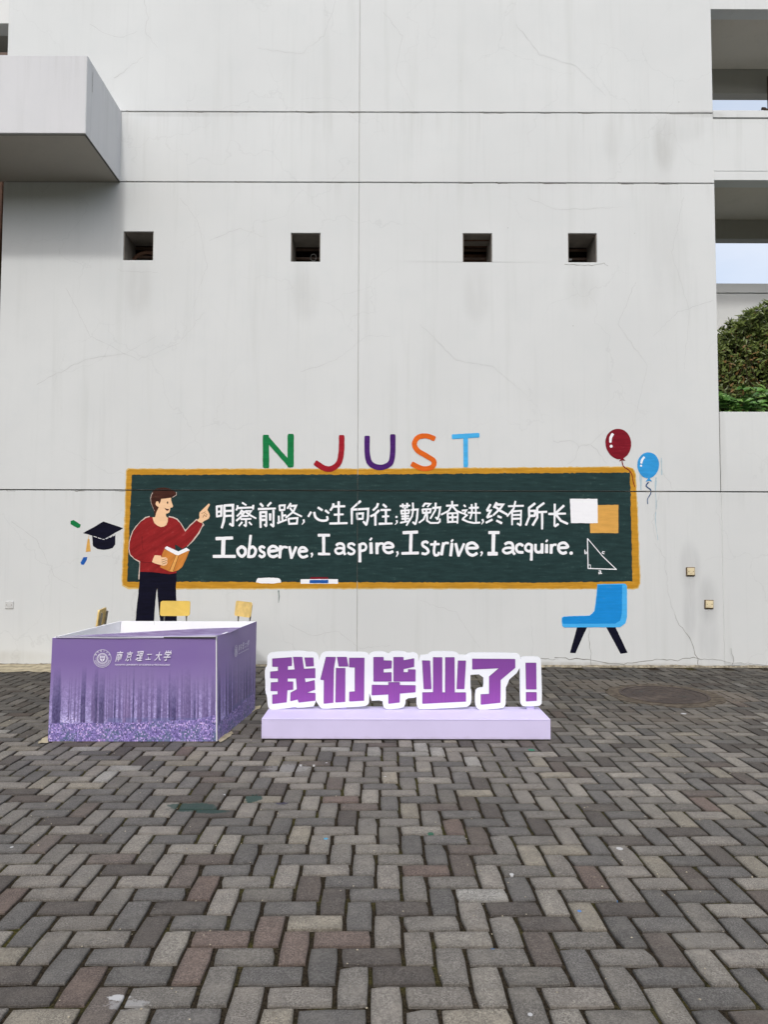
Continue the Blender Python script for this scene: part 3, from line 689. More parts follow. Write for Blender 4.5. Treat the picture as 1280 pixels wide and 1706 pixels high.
# ================================================================== RIGHT: open gallery
GY = WALL_Y + .018; FYY = 10.44
gal = empty('open_gallery', (6.2, GY, 0), 'white open gallery facade at right with two see-through storeys and a planter wall', 'building')
XR = 9.5; XL = X1 + .004
zg = lambda y, Y=GY: on_y(1240, y, Y).z
box('planter_wall', XL + .012, XR, GY, GY + .22, .012, ZS[1] - hz, M_WALL, gal, .004)
box('planter_wall', XL + .012, XR, GY, GY + .22, ZS[1] + hz, zg(686), M_WALL, gal, .004)
box('joint_sealant', XL + .02, XR, GY + .02, GY + .1, ZS[1] - hz - .001, ZS[1] + hz + .001, M_SEAL, gal)
box('joint_sealant', XL - .001, XL + .0118, GY + .006, GY + .1, ZS[1] + .012, zg(686) - .01, M_SEAL, gal)
box('joint_sealant', XL - .001, XL + .0118, GY + .001, GY + .1, .012, ZS[1] - .012, M_WALL, gal)
b1t, b1b = zg(184.5), zg(300.5)
box('parapet_cap', XL, XR, GY - .012, GY + .2, zg(196.5), b1t, M_WALL, gal, .004)
box('parapet_band', XL, XR, GY + .004, GY + .18, zg(285.5) + .008, zg(196.5) - .006, M_WALL, gal, .003)
box('beam_edge', XL, XR, GY - .004, GY + .19, b1b, zg(285.5) - .002, M_WALL, gal, .004)
bt = zg(15.5)
box('upper_band', XL, XR, GY, GY + .19, bt, 13, M_WALL, gal, .004)
for (zb_, sy) in ((b1b, 366), (bt, 122)):
    zs_ = zb_ + .085
    box('ceiling_slab', XL, XR, GY + .191, FYY + .16, zs_, zs_ + .14, M_SOFFIT2, gal)
    lo = on_y(1240, 398 if sy == 366 else 156, FYY).z
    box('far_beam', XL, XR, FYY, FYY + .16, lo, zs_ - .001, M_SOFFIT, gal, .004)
fp = on_y(1240, 473, FYY).z
box('far_parapet_cap', XL - .0, XR, FYY - .02, FYY + .2, on_y(1240, 488, FYY - .02).z + .004, fp, M_WALL2, gal, .004)
box('far_parapet', XL, XR, FYY, FYY + .18, 2.0, on_y(1240, 488, FYY - .02).z - .003, M_WALL2, gal)
bm = bmesh.new(); px_ = on_y(1284, 156, FYY - .12)
tube_bm(bm, [(px_.x, FYY - .12, 6.5), (px_.x, FYY - .12, 8.6)], .04, 10); tube_bm(bm, [(px_.x, FYY - .12, 8.02), (px_.x - .09, FYY - .12, 8.10), (px_.x - .13, FYY - .12, 8.10)], .022, 8); from_bm('rain_pipe', bm, M_DARKF, gal, True)
box('rear_downstand', XR, XR + .2, GY, FYY + .16, 0, 13, M_WALL2, gal)
M_SOIL = simple('planter_soil', (50, 38, 28), .95, .1, .3, 20, bump=.8)
box('soil_bed', XL, XR, GY + .221, FYY - .001, 2.4, zg(686) - .10, M_SOIL, gal)

# ---- foliage
def leaf_mat(name, a, b, c3, k3=.25, trans=.25):
    m = NT(name); t = m.attr('tone'); sp = m.n.new('ShaderNodeSeparateColor'); m.l.new(t, sp.inputs[0])
    c = m.mix(sp.outputs[0], a, b); c = m.mix(m.math('MULTIPLY', m.rng(sp.outputs[1], .8, .86), 1.0), c, c3)
    m.b.inputs['Subsurface Weight'].default_value = 0.0
    return m.done(c, .42, .45)
def leaf(V, Fc, T, p, d, up, L, Wd, tone, droop=.25):
    s = d.cross(up); s = s.normalized() if s.length > 1e-4 else Vector((1, 0, 0)); u = s.cross(d).normalized(); n0 = len(V)
    mid = p + d * L * .5 + u * L * .05
    V += [p, p + d * L * .3 + s * Wd * .5 + u * Wd * .22, p + d * L * .3 - s * Wd * .5 + u * Wd * .22, p + d * L * .36,
          p + d * L * .72 + s * Wd * .36 + u * (Wd * .18 - droop * L * .3), p + d * L * .72 - s * Wd * .36 + u * (Wd * .18 - droop * L * .3), p + d * L * .74 - u * droop * L * .3, p + d * L - u * droop * L * .75]
    Fc += [(n0, n0 + 1, n0 + 3), (n0, n0 + 3, n0 + 2), (n0 + 1, n0 + 4, n0 + 6, n0 + 3), (n0 + 3, n0 + 6, n0 + 5, n0 + 2), (n0 + 4, n0 + 7, n0 + 6), (n0 + 6, n0 + 7, n0 + 5)]
    T += [tone] * 8
def leaves_obj(name, V, Fc, T, mat, parent):
    off = origin_of(parent); me = bpy.data.meshes.new(name); me.from_pydata([v - off for v in V], [], Fc)
    a = me.color_attributes.new('tone', 'FLOAT_COLOR', 'POINT'); a.data.foreach_set('color', [q for t in T for q in (*t, 1, 1)])
    return link(name, me, mat, parent)
M_LEAF = leaf_mat('shrub_leaf', (.045, .07, .018), (.17, .22, .05), (.22, .13, .045))
M_LEAF2 = leaf_mat('broad_leaf', (.035, .10, .022), (.12, .27, .045), (.19, .33, .07))
M_TWIG = simple('twig_bark', (66, 56, 42), .9, .1, .3, 30)
def top_z(x):     # top outline of the shrub (world), rising to the right
    z = np.interp(x, [4.3, 4.62, 4.82, 4.95, 5.1, 5.4, 6.0, 7.5, 9.4], [4.22, 4.30, 4.60, 4.66, 4.74, 4.95, 5.1, 5.0, 4.9])
    return z + .10 * mnoise.noise(Vector((x * 7, 1, 1)))
base_z = zg(686) - .1
shrub = empty('shrub', (5.6, 9.95, base_z), 'dense olive green small-leaved shrub with some brown leaves filling the planter', 'shrub')
V, Fc, T = [], [], []
for _ in range(34000):
    x = random.uniform(4.36, 7.8); 
    if x > 5.6 and random.random() < .5: continue
    y = random.uniform(GY + .55, FYY - .04); zt_ = top_z(x) - .25 * abs(y - 9.8) ; h = random.random() ** .75
    z = base_z + (zt_ - base_z) * h
    cl = mnoise.noise(Vector((x * 4, y * 4, z * 4)))
    if cl < -.2 and h < .93 and random.random() < .6: continue
    d = Vector((random.gauss(0, 1), random.gauss(-.5, 1), random.gauss(.35, .8))).normalized()
    leaf(V, Fc, T, Vector((x, y, z)), d, Vector((random.gauss(0, .5), -1, random.uniform(.1, 1.0))), random.uniform(.06, .11), random.uniform(.022, .038), (min(1, max(0, .25 + .75 * random.random() ** 1.3)), random.random() * (.9 if z > 4.3 else 1.0)), .15)
for _ in range(420):   # rosettes at the shoots on top
    x = random.uniform(4.36, 7.6); y = random.uniform(GY + .35, FYY - .1); z = top_z(x) - .25 * abs(y - 9.8) + random.uniform(-.05, .09)
    for k in range(7):
        a = random.uniform(0, 6.3); leaf(V, Fc, T, Vector((x, y, z)), Vector((math.cos(a), math.sin(a), random.uniform(.1, 1.1))).normalized(), Vector((0, -1, .5)), random.uniform(.06, .11), .024, (random.uniform(.3, 1), random.random() * .8), .1)
leaves_obj('foliage', V, Fc, T, M_LEAF, shrub)
bm = bmesh.new()
for _ in range(90):
    x = random.uniform(4.4, 7.6); y = random.uniform(9.4, 10.3); z1 = top_z(x) - .15; pts = [Vector((x + random.gauss(0, .1), y, base_z - .05))]
    for k in range(4): pts.append(pts[-1] + Vector((random.gauss(0, .07), random.gauss(0, .07), (z1 - base_z) / 4)))
    tube_bm(bm, pts, [.006, .005, .004, .003, .002], 5)
from_bm('branches', bm, M_TWIG, shrub)
bp = empty('broad_leaf_plant', (4.9, 9.55, base_z), 'bright green broad-leaved plant arching over the planter wall in front of the shrub', 'plant')
V, Fc, T = [], [], []; bm = bmesh.new()
for s_ in range(34):
    x0 = random.uniform(4.62, 6.4) if s_ > 6 else random.uniform(4.75, 4.95); y0 = random.uniform(GY + .32, GY + .55); ang = random.uniform(-1.0, .9) if s_ > 6 else random.uniform(-1.15, -.4)
    Ls = random.uniform(.40, .78); pts = [Vector((x0, y0, base_z))]
    for k in range(7):
        t = (k + 1) / 7; pts.append(Vector((x0 + math.sin(ang) * Ls * t ** 1.1, y0 - .10 * t, base_z + Ls * (1.25 * t - .62 * t * t))))
    pts = [q if q.x > 4.40 else Vector((4.40, q.y, q.z)) for q in pts]
    tube_bm(bm, pts, [.007 - .0007 * k for k in range(8)], 5)
    for k in range(2, 8):
        for sd in (-1, 1, 0) if k == 7 else (-1, 1):
            d = Vector((sd * .8 * math.cos(ang) + .35 * math.sin(ang), -.35 + random.gauss(0, .35), random.uniform(-.1, .5))).normalized()
            leaf(V, Fc, T, pts[k].copy(), d, Vector((0, -.9, .8)), random.uniform(.10, .165), random.uniform(.05, .075), (random.uniform(.1, 1), random.random()), .35)
leaves_obj('leaves', V, Fc, T, M_LEAF2, bp); from_bm('stems', bm, simple('green_stem', (96, 116, 60), .6), bp)

# ================================================================== PAINTED CHALKBOARD
cb_c = on_y(635, 981, WALL_Y)
cbd = empty('painted_chalkboard', (cb_c.x, WALL_Y, cb_c.z), 'long dark green chalkboard with ochre frame and white writing painted on the wall', 'mural')
Draw(off=.0008).poly([(210, 783), (213, 780.5), (600, 780.5), (1046, 777), (1056, 780), (1060.5, 790), (1063.5, 850), (1068, 972), (1064.5, 980.5), (1056, 982), (600, 981.5), (300, 982), (212, 981.5), (203, 976), (202, 968), (206, 880), (209, 800)], 0, 1.0, 4).build('frame_edge', M_OCHRE_D, cbd)
Draw(off=.0016).poly([(211.5, 785), (215, 782), (600, 782), (1046, 778.5), (1055, 781), (1059, 791), (1062, 850), (1066.5, 971), (1063, 979), (1054, 980.5), (600, 979.5), (300, 980), (214, 979), (205, 974.5), (204, 968), (208, 880), (210.5, 800)], 0, .8, 4).build('frame', M_OCHRE, cbd)
Draw(off=.0024).poly([(219.5, 791), (600, 790.5), (1050.5, 787), (1052.5, 870), (1054.5, 968.5), (900, 970.5), (600, 970), (211.5, 969), (215, 880)], 0, 1.1, 4).build('board', M_BOARD, cbd)
CN = [
 (350, 830, 8, '1', [[(88,108),(90,245)],[(90,112),(150,105),(146,240)],[(95,182),(145,176)],[(90,242),(148,234)],[(188,95),(190,240),(180,310),(155,395)],[(188,98),(303,92),(303,370)],[(303,368),(262,342)],[(195,172),(295,166)],[(200,238),(295,232)]]),
 (350, 830, 8, '2', [[(430,62),(480,92)],[(365,98),(363,130),(348,158)],[(360,132),(580,122)],[(575,95),(572,148)],[(425,160),(395,205),(358,240)],[(405,180),(460,180),(420,240),(350,300)],[(405,198),(430,216)],[(475,172),(548,170),(522,205)],[(475,180),(530,225),(610,268)],[(440,238),(508,236)],[(410,280),(545,275)],[(478,285),(478,372)],[(478,375),(450,356)],[(425,320),(385,368)],[(520,320),(553,355)]]),
 (350, 830, 8, '3', [[(670,75),(705,110)],[(810,60),(765,105)],[(642,145),(872,137)],[(670,182),(673,388)],[(670,188),(747,184),(750,372)],[(750,375),(725,350)],[(680,240),(740,238)],[(680,290),(740,288)],[(800,210),(800,292)],[(845,160),(845,375)],[(845,376),(805,346)]]),
 (350, 830, 8, '4', [[(925,98),(930,165)],[(925,98),(995,94),(990,160)],[(930,160),(990,156)],[(960,180),(965,312)],[(965,235),(1010,226)],[(915,240),(917,312)],[(900,332),(1020,286)],[(1075,70),(1030,135)],[(1070,105),(1145,100),(1110,180),(1010,260)],[(1065,130),(1110,190),(1220,243)],[(1045,275),(1055,350)],[(1045,274),(1165,264),(1155,345)],[(1055,342),(1160,337)]]),
 (505, 830, 8, '5', [[(105,185),(70,245)],[(150,190),(165,250),(215,290),(280,300),(325,285),(320,245)],[(200,125),(255,160)],[(300,165),(345,200)]]),
 (505, 830, 8, '6', [[(405,75),(400,110),(365,160)],[(400,112),(555,107)],[(475,45),(475,330)],[(415,220),(535,215)],[(355,338),(588,332)]]),
 (505, 830, 8, '7', [[(765,40),(650,140)],[(650,140),(650,342)],[(650,152),(870,142),(865,270),(845,355)],[(845,356),(805,312)],[(720,205),(725,282)],[(720,207),(800,202),(795,278)],[(725,277),(795,274)]]),
 (505, 830, 8, '8', [[(1000,70),(985,115),(935,160)],[(1010,165),(960,215),(905,240)],[(965,220),(965,360)],[(1070,85),(1112,120)],[(1040,157),(1165,155)],[(1105,160),(1105,330)],[(1060,245),(1145,240)],[(1015,342),(1190,337)]]),
 (655, 830, 8, '9', [[(95,105),(225,98)],[(130,75),(133,130)],[(190,70),(188,130)],[(110,165),(115,210)],[(110,167),(215,160),(210,205)],[(115,207),(212,202)],[(160,125),(165,320)],[(115,242),(212,237)],[(118,275),(212,270)],[(100,327),(215,305)],[(265,65),(270,150),(255,240),(180,362)],[(245,157),(330,150),(320,270),(300,345)],[(300,348),(265,320)]]),
 (655, 830, 8, '10', [[(430,70),(400,110)],[(430,72),(500,75),(460,115)],[(395,150),(400,200)],[(395,150),(505,145),(495,195)],[(400,197),(500,190)],[(445,150),(445,195)],[(440,200),(410,280),(350,325)],[(455,210),(455,300),(500,330),(600,330),(625,312),(625,275)],[(570,65),(565,160),(500,270)],[(530,130),(630,122),(615,220),(595,280)],[(595,284),(572,256)]]),
 (655, 830, 8, '11', [[(790,40),(790,92)],[(715,100),(865,95)],[(785,100),(740,170),(645,218)],[(800,110),(850,170),(935,203)],[(730,205),(735,325)],[(730,203),(865,197),(860,335)],[(795,200),(795,320)],[(735,257),(860,252)],[(735,317),(860,314)]]),
 (655, 830, 8, '12', [[(948,93),(968,112)],[(925,165),(980,160),(950,205),(985,227),(930,275)],[(925,280),(1000,315),(1080,330),(1160,325)],[(1020,130),(1140,125)],[(1005,192),(1165,196)],[(1050,85),(1055,190),(1030,275)],[(1105,70),(1108,310)]]),
 (800, 830, 8, '13', [[(140,85),(95,160)],[(95,165),(145,165),(95,255)],[(98,256),(160,235)],[(85,325),(165,285)],[(225,60),(185,125)],[(225,85),(310,85),(270,140),(180,225)],[(215,120),(260,160),(360,215)],[(240,240),(285,258)],[(225,300),(290,333)]]),
 (800, 830, 8, '14', [[(380,107),(580,101)],[(475,40),(450,140),(365,240)],[(430,180),(430,355)],[(430,177),(550,167),(545,360)],[(545,362),(500,337)],[(440,225),(545,221)],[(440,275),(545,271)]]),
 (800, 830, 8, '15', [[(735,70),(655,130)],[(655,130),(660,250),(615,358)],[(668,170),(738,168),(732,232)],[(670,236),(735,232)],[(855,65),(765,130)],[(765,130),(765,260),(705,360)],[(770,187),(892,181)],[(830,190),(832,330),(830,410)]]),
 (800, 830, 8, '16', [[(1000,80),(995,370)],[(1120,100),(1010,200)],[(920,210),(1145,205)],[(1010,210),(1080,300),(1170,340)],[(1000,375),(1045,345)]]),
]
for (ox, oy, sc, nm, sts) in CN:
    d = Draw(ox=ox, oy=oy, sc=sc, off=.0042)
    for s_ in sts:
        fat = 27 if nm in ('1', '3', '5', '6', '7', '8', '13', '15', '16') else 23
        d.stroke(s_, fat * 1.2 * random.uniform(.92, 1.08), smooth=(nm == '5' and len(s_) > 3), w1=fat * 1.14 * random.uniform(.82, 1.05))
    d.build('painted_character', M_WHITEP, cbd)
def punct(ox, oy, sc, strokes, dots=()):
    d = Draw(ox=ox, oy=oy, sc=sc, off=.0042)
    for s_, w, w1 in strokes: d.stroke(s_, w, w1=w1)
    for (x, y, r) in dots: d.oval(x, y, r, r * .95, n=12, extra=.0006, jit=.15)
    d.build('punctuation_mark', M_WHITEP, cbd)
punct(350, 830, 8, [([(1247, 290), (1252, 318), (1225, 350)], 30, 10)]); punct(505, 830, 8, [([(1250, 300), (1255, 325), (1228, 352)], 28, 10)], [(1246, 250, 17)])
punct(655, 830, 8, [([(1195, 285), (1205, 315), (1183, 348)], 30, 10)])
EN = [
 (350, 885, 7.11, [('I', [([(70,88),(265,80)],34),([(158,92),(152,290)],42),([(38,298),(295,298)],33)]),
   ('o', [([(373,182),(330,215),(333,262),(372,298),(412,270),(416,215),(378,182)],34)]),
   ('b', [([(480,50),(452,308)],30),([(458,212),(505,185),(540,228),(515,292),(458,302)],31)]),
   ('s', [([(645,198),(618,182),(588,197),(602,235),(638,256),(640,290),(610,304),(582,286)],30)]),
   ('e', [([(690,240),(795,225),(780,190),(740,178),(703,200),(692,245),(710,290),(752,302),(797,285)],32)]),
   ('r', [([(835,175),(825,312)],33),([(835,225),(868,188),(912,192)],27)]),
   ('v', [([(940,185),(965,318)],32),([(965,318),(1018,188)],29)]),
   ('e', [([(1052,242),(1143,232),(1125,202),(1090,192),(1060,215),(1052,258),(1075,298),(1110,308),(1155,290)],29)])]),
 (520, 880, 8.533, [('I', [([(90,100),(245,100)],38),([(165,110),(165,358)],40),([(90,365),(250,368)],33)]),
   ('a', [([(348,245),(372,222),(420,220),(452,252),(452,330),(468,372)],34),([(448,292),(400,282),(348,293),(332,328),(368,362),(425,350),(450,312)],31)]),
   ('s', [([(605,240),(568,218),(524,228),(520,264),(560,290),(600,320),(588,358),(542,368),(512,350)],33)]),
   ('p', [([(680,225),(680,475)],40),([(688,228),(740,220),(770,260),(752,308),(698,322)],34)]),
   ('i', [([(838,212),(842,355)],42),([(832,152),(840,158)],46)]),
   ('r', [([(922,212),(925,358)],40),([(928,270),(960,222),(1008,220)],32)]),
   ('e', [([(1020,275),(1143,268),(1138,226),(1082,208),(1030,232),(1018,290),(1050,338),(1100,350),(1150,330)],36)])]),
 (665, 880, 8.533, [('I', [([(62,64),(265,54)],40),([(172,70),(165,340)],42),([(42,358),(275,352)],36)]),
   ('s', [([(412,208),(380,192),(338,208),(342,250),(398,290),(418,335),(380,366),(330,358)],34)]),
   ('t', [([(517,185),(498,320),(512,380),(556,378),(568,345)],34),([(452,230),(572,225)],32)]),
   ('r', [([(632,210),(606,375)],38),([(624,250),(660,212),(705,212)],32)]),
   ('i', [([(755,218),(735,392)],40),([(752,172),(758,178)],42)]),
   ('v', [([(808,220),(850,395)],38),([(850,395),(925,222)],34)]),
   ('e', [([(962,283),(1110,278),(1090,230),(1040,208),(982,230),(962,290),(988,358),(1050,385),(1110,355)],38)])]),
 (805, 880, 8, [('I', [([(80,58),(215,58)],38),([(142,68),(137,330)],42),([(72,340),(190,340)],46)]),
   ('a', [([(298,212),(335,192),(385,202),(402,250),(400,310),(422,345)],34),([(400,268),(350,260),(292,270),(270,302),(310,333),(368,320),(400,292)],31)]),
   ('c', [([(535,235),(500,212),(458,228),(444,275),(470,316),(535,322)],34)]),
   ('q', [([(650,225),(605,210),(570,243),(575,288),(618,308),(645,292)],32),([(652,218),(646,425)],35)]),
   ('u', [([(703,215),(702,290),(730,320),(772,312),(786,285)],33),([(790,210),(790,330)],34)]),
   ('i', [([(852,220),(850,325)],38),([(848,166),(856,172)],38)]),
   ('r', [([(913,220),(910,330)],36),([(915,255),(945,222),(980,222)],28)]),
   ('e', [([(1008,263),(1128,253),(1113,212),(1075,194),(1022,213),(1008,270),(1030,316),(1070,335),(1112,322)],34)])]),
]
for (ox, oy, sc, letters) in EN:
    for (ch, sts) in letters:
        d = Draw(ox=ox, oy=oy, sc=sc, off=.0042)
        for s_, w in sts: d.stroke(s_, w * 1.1 * random.uniform(.96, 1.04), smooth=len(s_) > 2)
        d.build('painted_letter', M_WHITEP, cbd)
punct(350, 885, 7.11, [([(1203, 262), (1212, 280), (1200, 308)], 30, 12)]); punct(520, 880, 8.533, [([(1212, 335), (1222, 362), (1200, 405)], 34, 14)])
punct(665, 880, 8.533, [([(1172, 338), (1185, 355), (1165, 395)], 34, 14)]); punct(805, 880, 8, [], [(1178, 332, 25)])
# notes, triangle, tray things
Draw(off=.0034).poly([(983.5, 841.5), (1031, 841), (1031, 888), (984, 888)], 0, .5, 5).build('tan_note', M_TAN, cbd)
Draw(off=.0050).poly([(950.2, 831), (996.2, 831), (996.8, 871.5), (951.8, 871.5)], 0, .5, 5).build('white_note', M_WHITEP, cbd)
d = Draw(off=.0034); d.stroke([(979.5, 897), (980.5, 947)], 1.7); d.stroke([(980.5, 947), (1027, 948.5)], 1.6); d.stroke([(979.5, 897), (1005, 927), (1028, 949)], 1.4); d.stroke([(980.5, 941.5), (984.5, 941), (984.8, 946.5)], .9)
d.build('chalk_triangle', M_WHITEP, cbd)
for sts in ([[(975, 916), (975, 922.5)], [(975, 919.5), (978, 920), (977.5, 922.5), (975, 922.5)]], [[(1008, 919.5), (1005, 918.8), (1004, 921.5), (1007.5, 922.8)]], [[(998.5, 951), (1001.5, 951), (1002, 955), (1003.5, 956)], [(1001.5, 953), (998.5, 953.5), (998.5, 956), (1001.5, 955.5)]]):
    d = Draw(off=.0034)
    for s_ in sts: d.stroke(s_, 1.3)
    d.build('painted_letter', M_WHITEP, cbd)
er = empty('painted_chalk_eraser', tuple(on_y(447, 973, WALL_Y)), 'white eraser shape painted on the lower board frame with grey drip below', 'mural')
Draw(off=.0036).poly([(426, 972), (427.5, 965), (431, 962.5), (463, 962.5), (468, 966), (468, 972)], 1, .4).build('eraser_body', M_WHITEP, er)
Draw(off=.0012).stroke([(464, 984), (465, 994), (464, 1004)], 2.4, w1=1.0, jit=.3).build('paint_drip', M_DRIPG, er)
er = empty('painted_duster', tuple(on_y(532, 973, WALL_Y)), 'blue and white duster shape with red top painted on the lower board frame', 'mural')
Draw(off=.0034).poly([(515, 966), (518, 961.5), (546, 961.5), (549, 966)], 0, .3).build('duster_top', M_MAROON, er)
Draw(off=.0036).poly([(500.5, 966), (501, 964.8), (563, 964.8), (563.5, 972.5), (501, 972.5)], 0, .3).build('duster_body', M_WHITEP, er)
Draw(off=.0050).poly([(516, 966.2), (547, 965.8), (547, 971.6), (516, 971.6)], 0, .3).build('duster_band', M_BLUEC, er)

# big coloured letters
def big_letter(nm, mat, sts, label, cx):
    t = empty('painted_letter', tuple(on_y(cx, 780, WALL_Y)), label, 'letter', 'coloured letters painted above the chalkboard')
    d = Draw(ox=420, oy=700, sc=3.2, off=.0042)
    for s_, w in sts: d.stroke(s_, w, smooth=len(s_) > 3, jit=.035)
    d.build('brush_strokes', mat, t)
big_letter('N', M_GREEN, [([(73,84),(74,248)],34),([(70,88),(206,242)],27),([(206,82),(205,244)],34)], 'dark green letter N painted on the wall above the chalkboard', 463)
big_letter('J', M_CRIM, [([(478,86),(476,170),(462,228),(425,258),(385,256),(340,228)],30)], 'crimson letter J painted on the wall above the chalkboard', 550)
big_letter('U', M_PURP, [([(614,88),(615,180),(632,232),(683,252),(735,232),(750,180),(751,82)],29)], 'dark violet letter U painted on the wall above the chalkboard', 633)
big_letter('S', M_ORANGE, [([(972,98),(930,84),(885,92),(866,128),(885,163),(930,190),(970,218),(960,250),(910,258),(855,234)],27)], 'orange letter S painted on the wall above the chalkboard', 706)
big_letter('T', M_SKYB, [([(1072,88),(1208,80)],25),([(1140,92),(1141,244)],25)], 'sky blue letter T painted on the wall above the chalkboard', 776)

# ---- painted man
pm = empty('painted_man', tuple(on_y(262, 1090, WALL_Y)), 'painted young man in red sweater and navy trousers holding a book and pointing', 'mural')
def D(off, A='C'):
    o = {'A': (205, 805, 12.8), 'B': (280, 830, 16), 'C': (205, 890, 10.667), 'P': (0, 0, 1)}[A]
    return Draw(ox=o[0], oy=o[1], sc=o[2], off=off)
D(.0044).poly([(305,655),(500,662),(945,690),(945,840),(935,950),(945,1180),(950,1535),(955,2030),(660,2030),(655,1535),(640,1400),(620,1200),(605,980),(600,965),(585,1030),(570,1200),(555,1400),(545,1535),(520,2030),(190,2030),(220,1535),(235,1350),(270,1050),(290,800)], 0, .45, 4).build('trousers', M_NAVY, pm)
D(.0040).poly([(180,2025),(525,2025),(560,2110),(540,2135),(170,2135)], 1, .2).build('shoe', M_BLACKP, pm)
D(.0040).poly([(655,2025),(958,2025),(1000,2110),(980,2135),(650,2135)], 1, .2).build('shoe', M_BLACKP, pm)
SW = [(248.8,861.2),(242.5,863.2),(234.7,869),(226.9,877.6),(221.4,885.5),(218.3,894),(215.8,903),(214.8,914.4),(217,923.7),(224,930.5),(233,935),(232.7,946),(233,952.5),(251.9,953),(270.6,955.2),(281.9,956.5),(293.6,954.7),(294,935),(291.7,918),(291.5,906.9),(295,908.8),(303.4,914.4),(311.3,909.4),(320.6,900),(330,887.5),(336.3,876),(336.8,871.9),(332,868.5),(327.5,866.6),(317.5,875.6),(308.6,885.8),(300,871.9),(294.4,866),(288,863),(281.5,861.7),(279.6,862.5),(279.5,868),(277,874),(273,877.3),(267.5,878.2),(262,875.7),(257,871.4),(255,866.7),(253.8,861.8)]
Draw(off=.0050).poly(SW, 0, .3, 3).build('sweater', M_RED, pm)
for s_, w in (([(248.8,860.6),(242,862.6),(234.2,868.3),(226.3,877),(220.8,885),(217.6,894),(215.2,903),(214.2,914.4),(216.5,924.2),(223.5,931.2),(232.5,935.8),(232,946),(231,965)], 1.6), ([(281,861),(288,862.2),(295,865.3),(300.7,871.4),(308.5,884.5),(317,875),(327,865.8),(330,867)], 1.8), ([(337.6,871.9),(339,874.5),(336.6,877),(331,888),(321.4,900.6),(312,910.3)], 1.7)):
    Draw(off=.0044).stroke(s_, w, jit=.5).build('pale_outline', M_PALE, pm)
M_FOLD = paint('fold_dark_red', (104, 24, 28), .1)
for s_ in ([(236.5,893),(236,905),(238,916)], [(233,935.5),(243,937.5),(254,937)], [(303,914),(300,911)]):
    Draw(off=.0060).stroke(s_, .8, jit=.4).build('sleeve_fold', M_FOLD, pm)
D(.0062, 'A').poly([(805,330),(830,300),(1020,305),(1024,370),(1042,430),(1065,490),(1042,518),(1003,525),(999,570),(985,620),(950,645),(915,648),(910,700),(930,722),(955,740),(950,820),(920,890),(870,925),(800,935),(730,905),(665,850),(640,790),(625,725),(680,722),(700,640),(720,590),(745,540),(760,505),(735,500),(700,470),(690,440),(700,395),(735,382),(762,400),(775,430),(800,380)], 0, .12, 2).build('face', M_SKIN, pm)
D(.0056, 'A').poly([(615,200),(660,140),(750,98),(900,92),(1000,118),(1080,162),(1130,200),(1128,250),(1080,278),(1020,308),(900,335),(815,345),(800,480),(750,560),(730,590),(700,640),(690,712),(665,690),(658,600),(620,500),(592,420),(583,330),(590,260)], 1, .3, 2).build('hair', M_HAIR, pm)
D(.0070, 'A').poly([(700,120),(900,92),(1000,118),(1080,162),(1130,200),(1128,250),(1080,278),(1020,308),(900,328),(808,332),(800,380),(780,425),(765,440),(755,400),(730,382),(705,385),(690,320)], 0, .2, 2).build('fringe', M_HAIR, pm)
for s_ in ([(628,200),(600,250),(582,320),(590,400),(612,470),(655,570),(665,590)], [(1130,190),(1132,250),(1085,285),(1050,300)]): D(.0060, 'A').stroke(s_, 11, jit=.6).build('pale_outline', M_PALE, pm)
D(.0080, 'A').oval(946, 412, 15, 25, n=16, jit=.05).build('eye', M_BLACKP, pm)
D(.0080, 'A').poly([(880,522),(905,538),(935,550),(975,548),(970,578),(935,587),(903,562)], 0, .05).build('mouth', M_BLACKP, pm)
D(.0086, 'A').poly([(925,572),(950,566),(965,575),(940,585)], 0, .0).build('tongue', M_CRIM, pm)
D(.0056, 'B').poly([(770,600),(835,520),(828,450),(835,380),(900,318),(980,238),(1045,175),(1080,142),(1114,160),(1102,200),(1065,260),(1045,310),(1070,355),(1103,420),(1112,470),(1085,540),(1010,582),(945,615),(910,660),(850,650)], 0, .12, 2).build('pointing_hand', M_SKIN, pm)
d = D(.0066, 'B'); d.stroke([(885,408),(960,382),(990,355)], 9); d.stroke([(922,520),(960,435)], 10); d.stroke([(955,440),(1010,490),(1028,455)], 10); d.stroke([(1040,440),(975,395)], 10); d.build('finger_line', M_LINEP, pm)
D(.0058).poly([(732,262),(957,372),(1180,288),(1120,440),(1050,580),(980,640),(880,668),(820,660),(660,590),(690,360)], 0, .2, 3).build('book_cover', M_BOOK, pm)
D(.0066).poly([(940,365),(988,368),(885,668),(825,656)], 0, .1, 3).build('book_spine', M_SPINE, pm)
d = D(.0074); d.stroke([(938,372),(826,640)], 7); d.stroke([(990,372),(888,655)], 8); d.build('spine_line', M_LINEP, pm)
D(.0068).poly([(735,245),(775,213),(980,305),(1125,238),(1187,285),(1150,297),(978,375),(925,362),(762,272)], 0, .15, 3).build('book_pages', M_WHITEP, pm)
D(.0074).poly([(560,372),(665,380),(680,412),(758,410),(788,440),(780,480),(787,510),(765,545),(720,562),(660,545),(600,530),(510,495),(532,430)], 0, .12, 2).build('holding_hand', M_SKIN, pm)
d = D(.0082); d.stroke([(680,458),(762,436)], 7); d.stroke([(685,497),(772,466)], 8); d.stroke([(690,533),(768,506)], 8); d.build('finger_line', M_LINEP, pm)
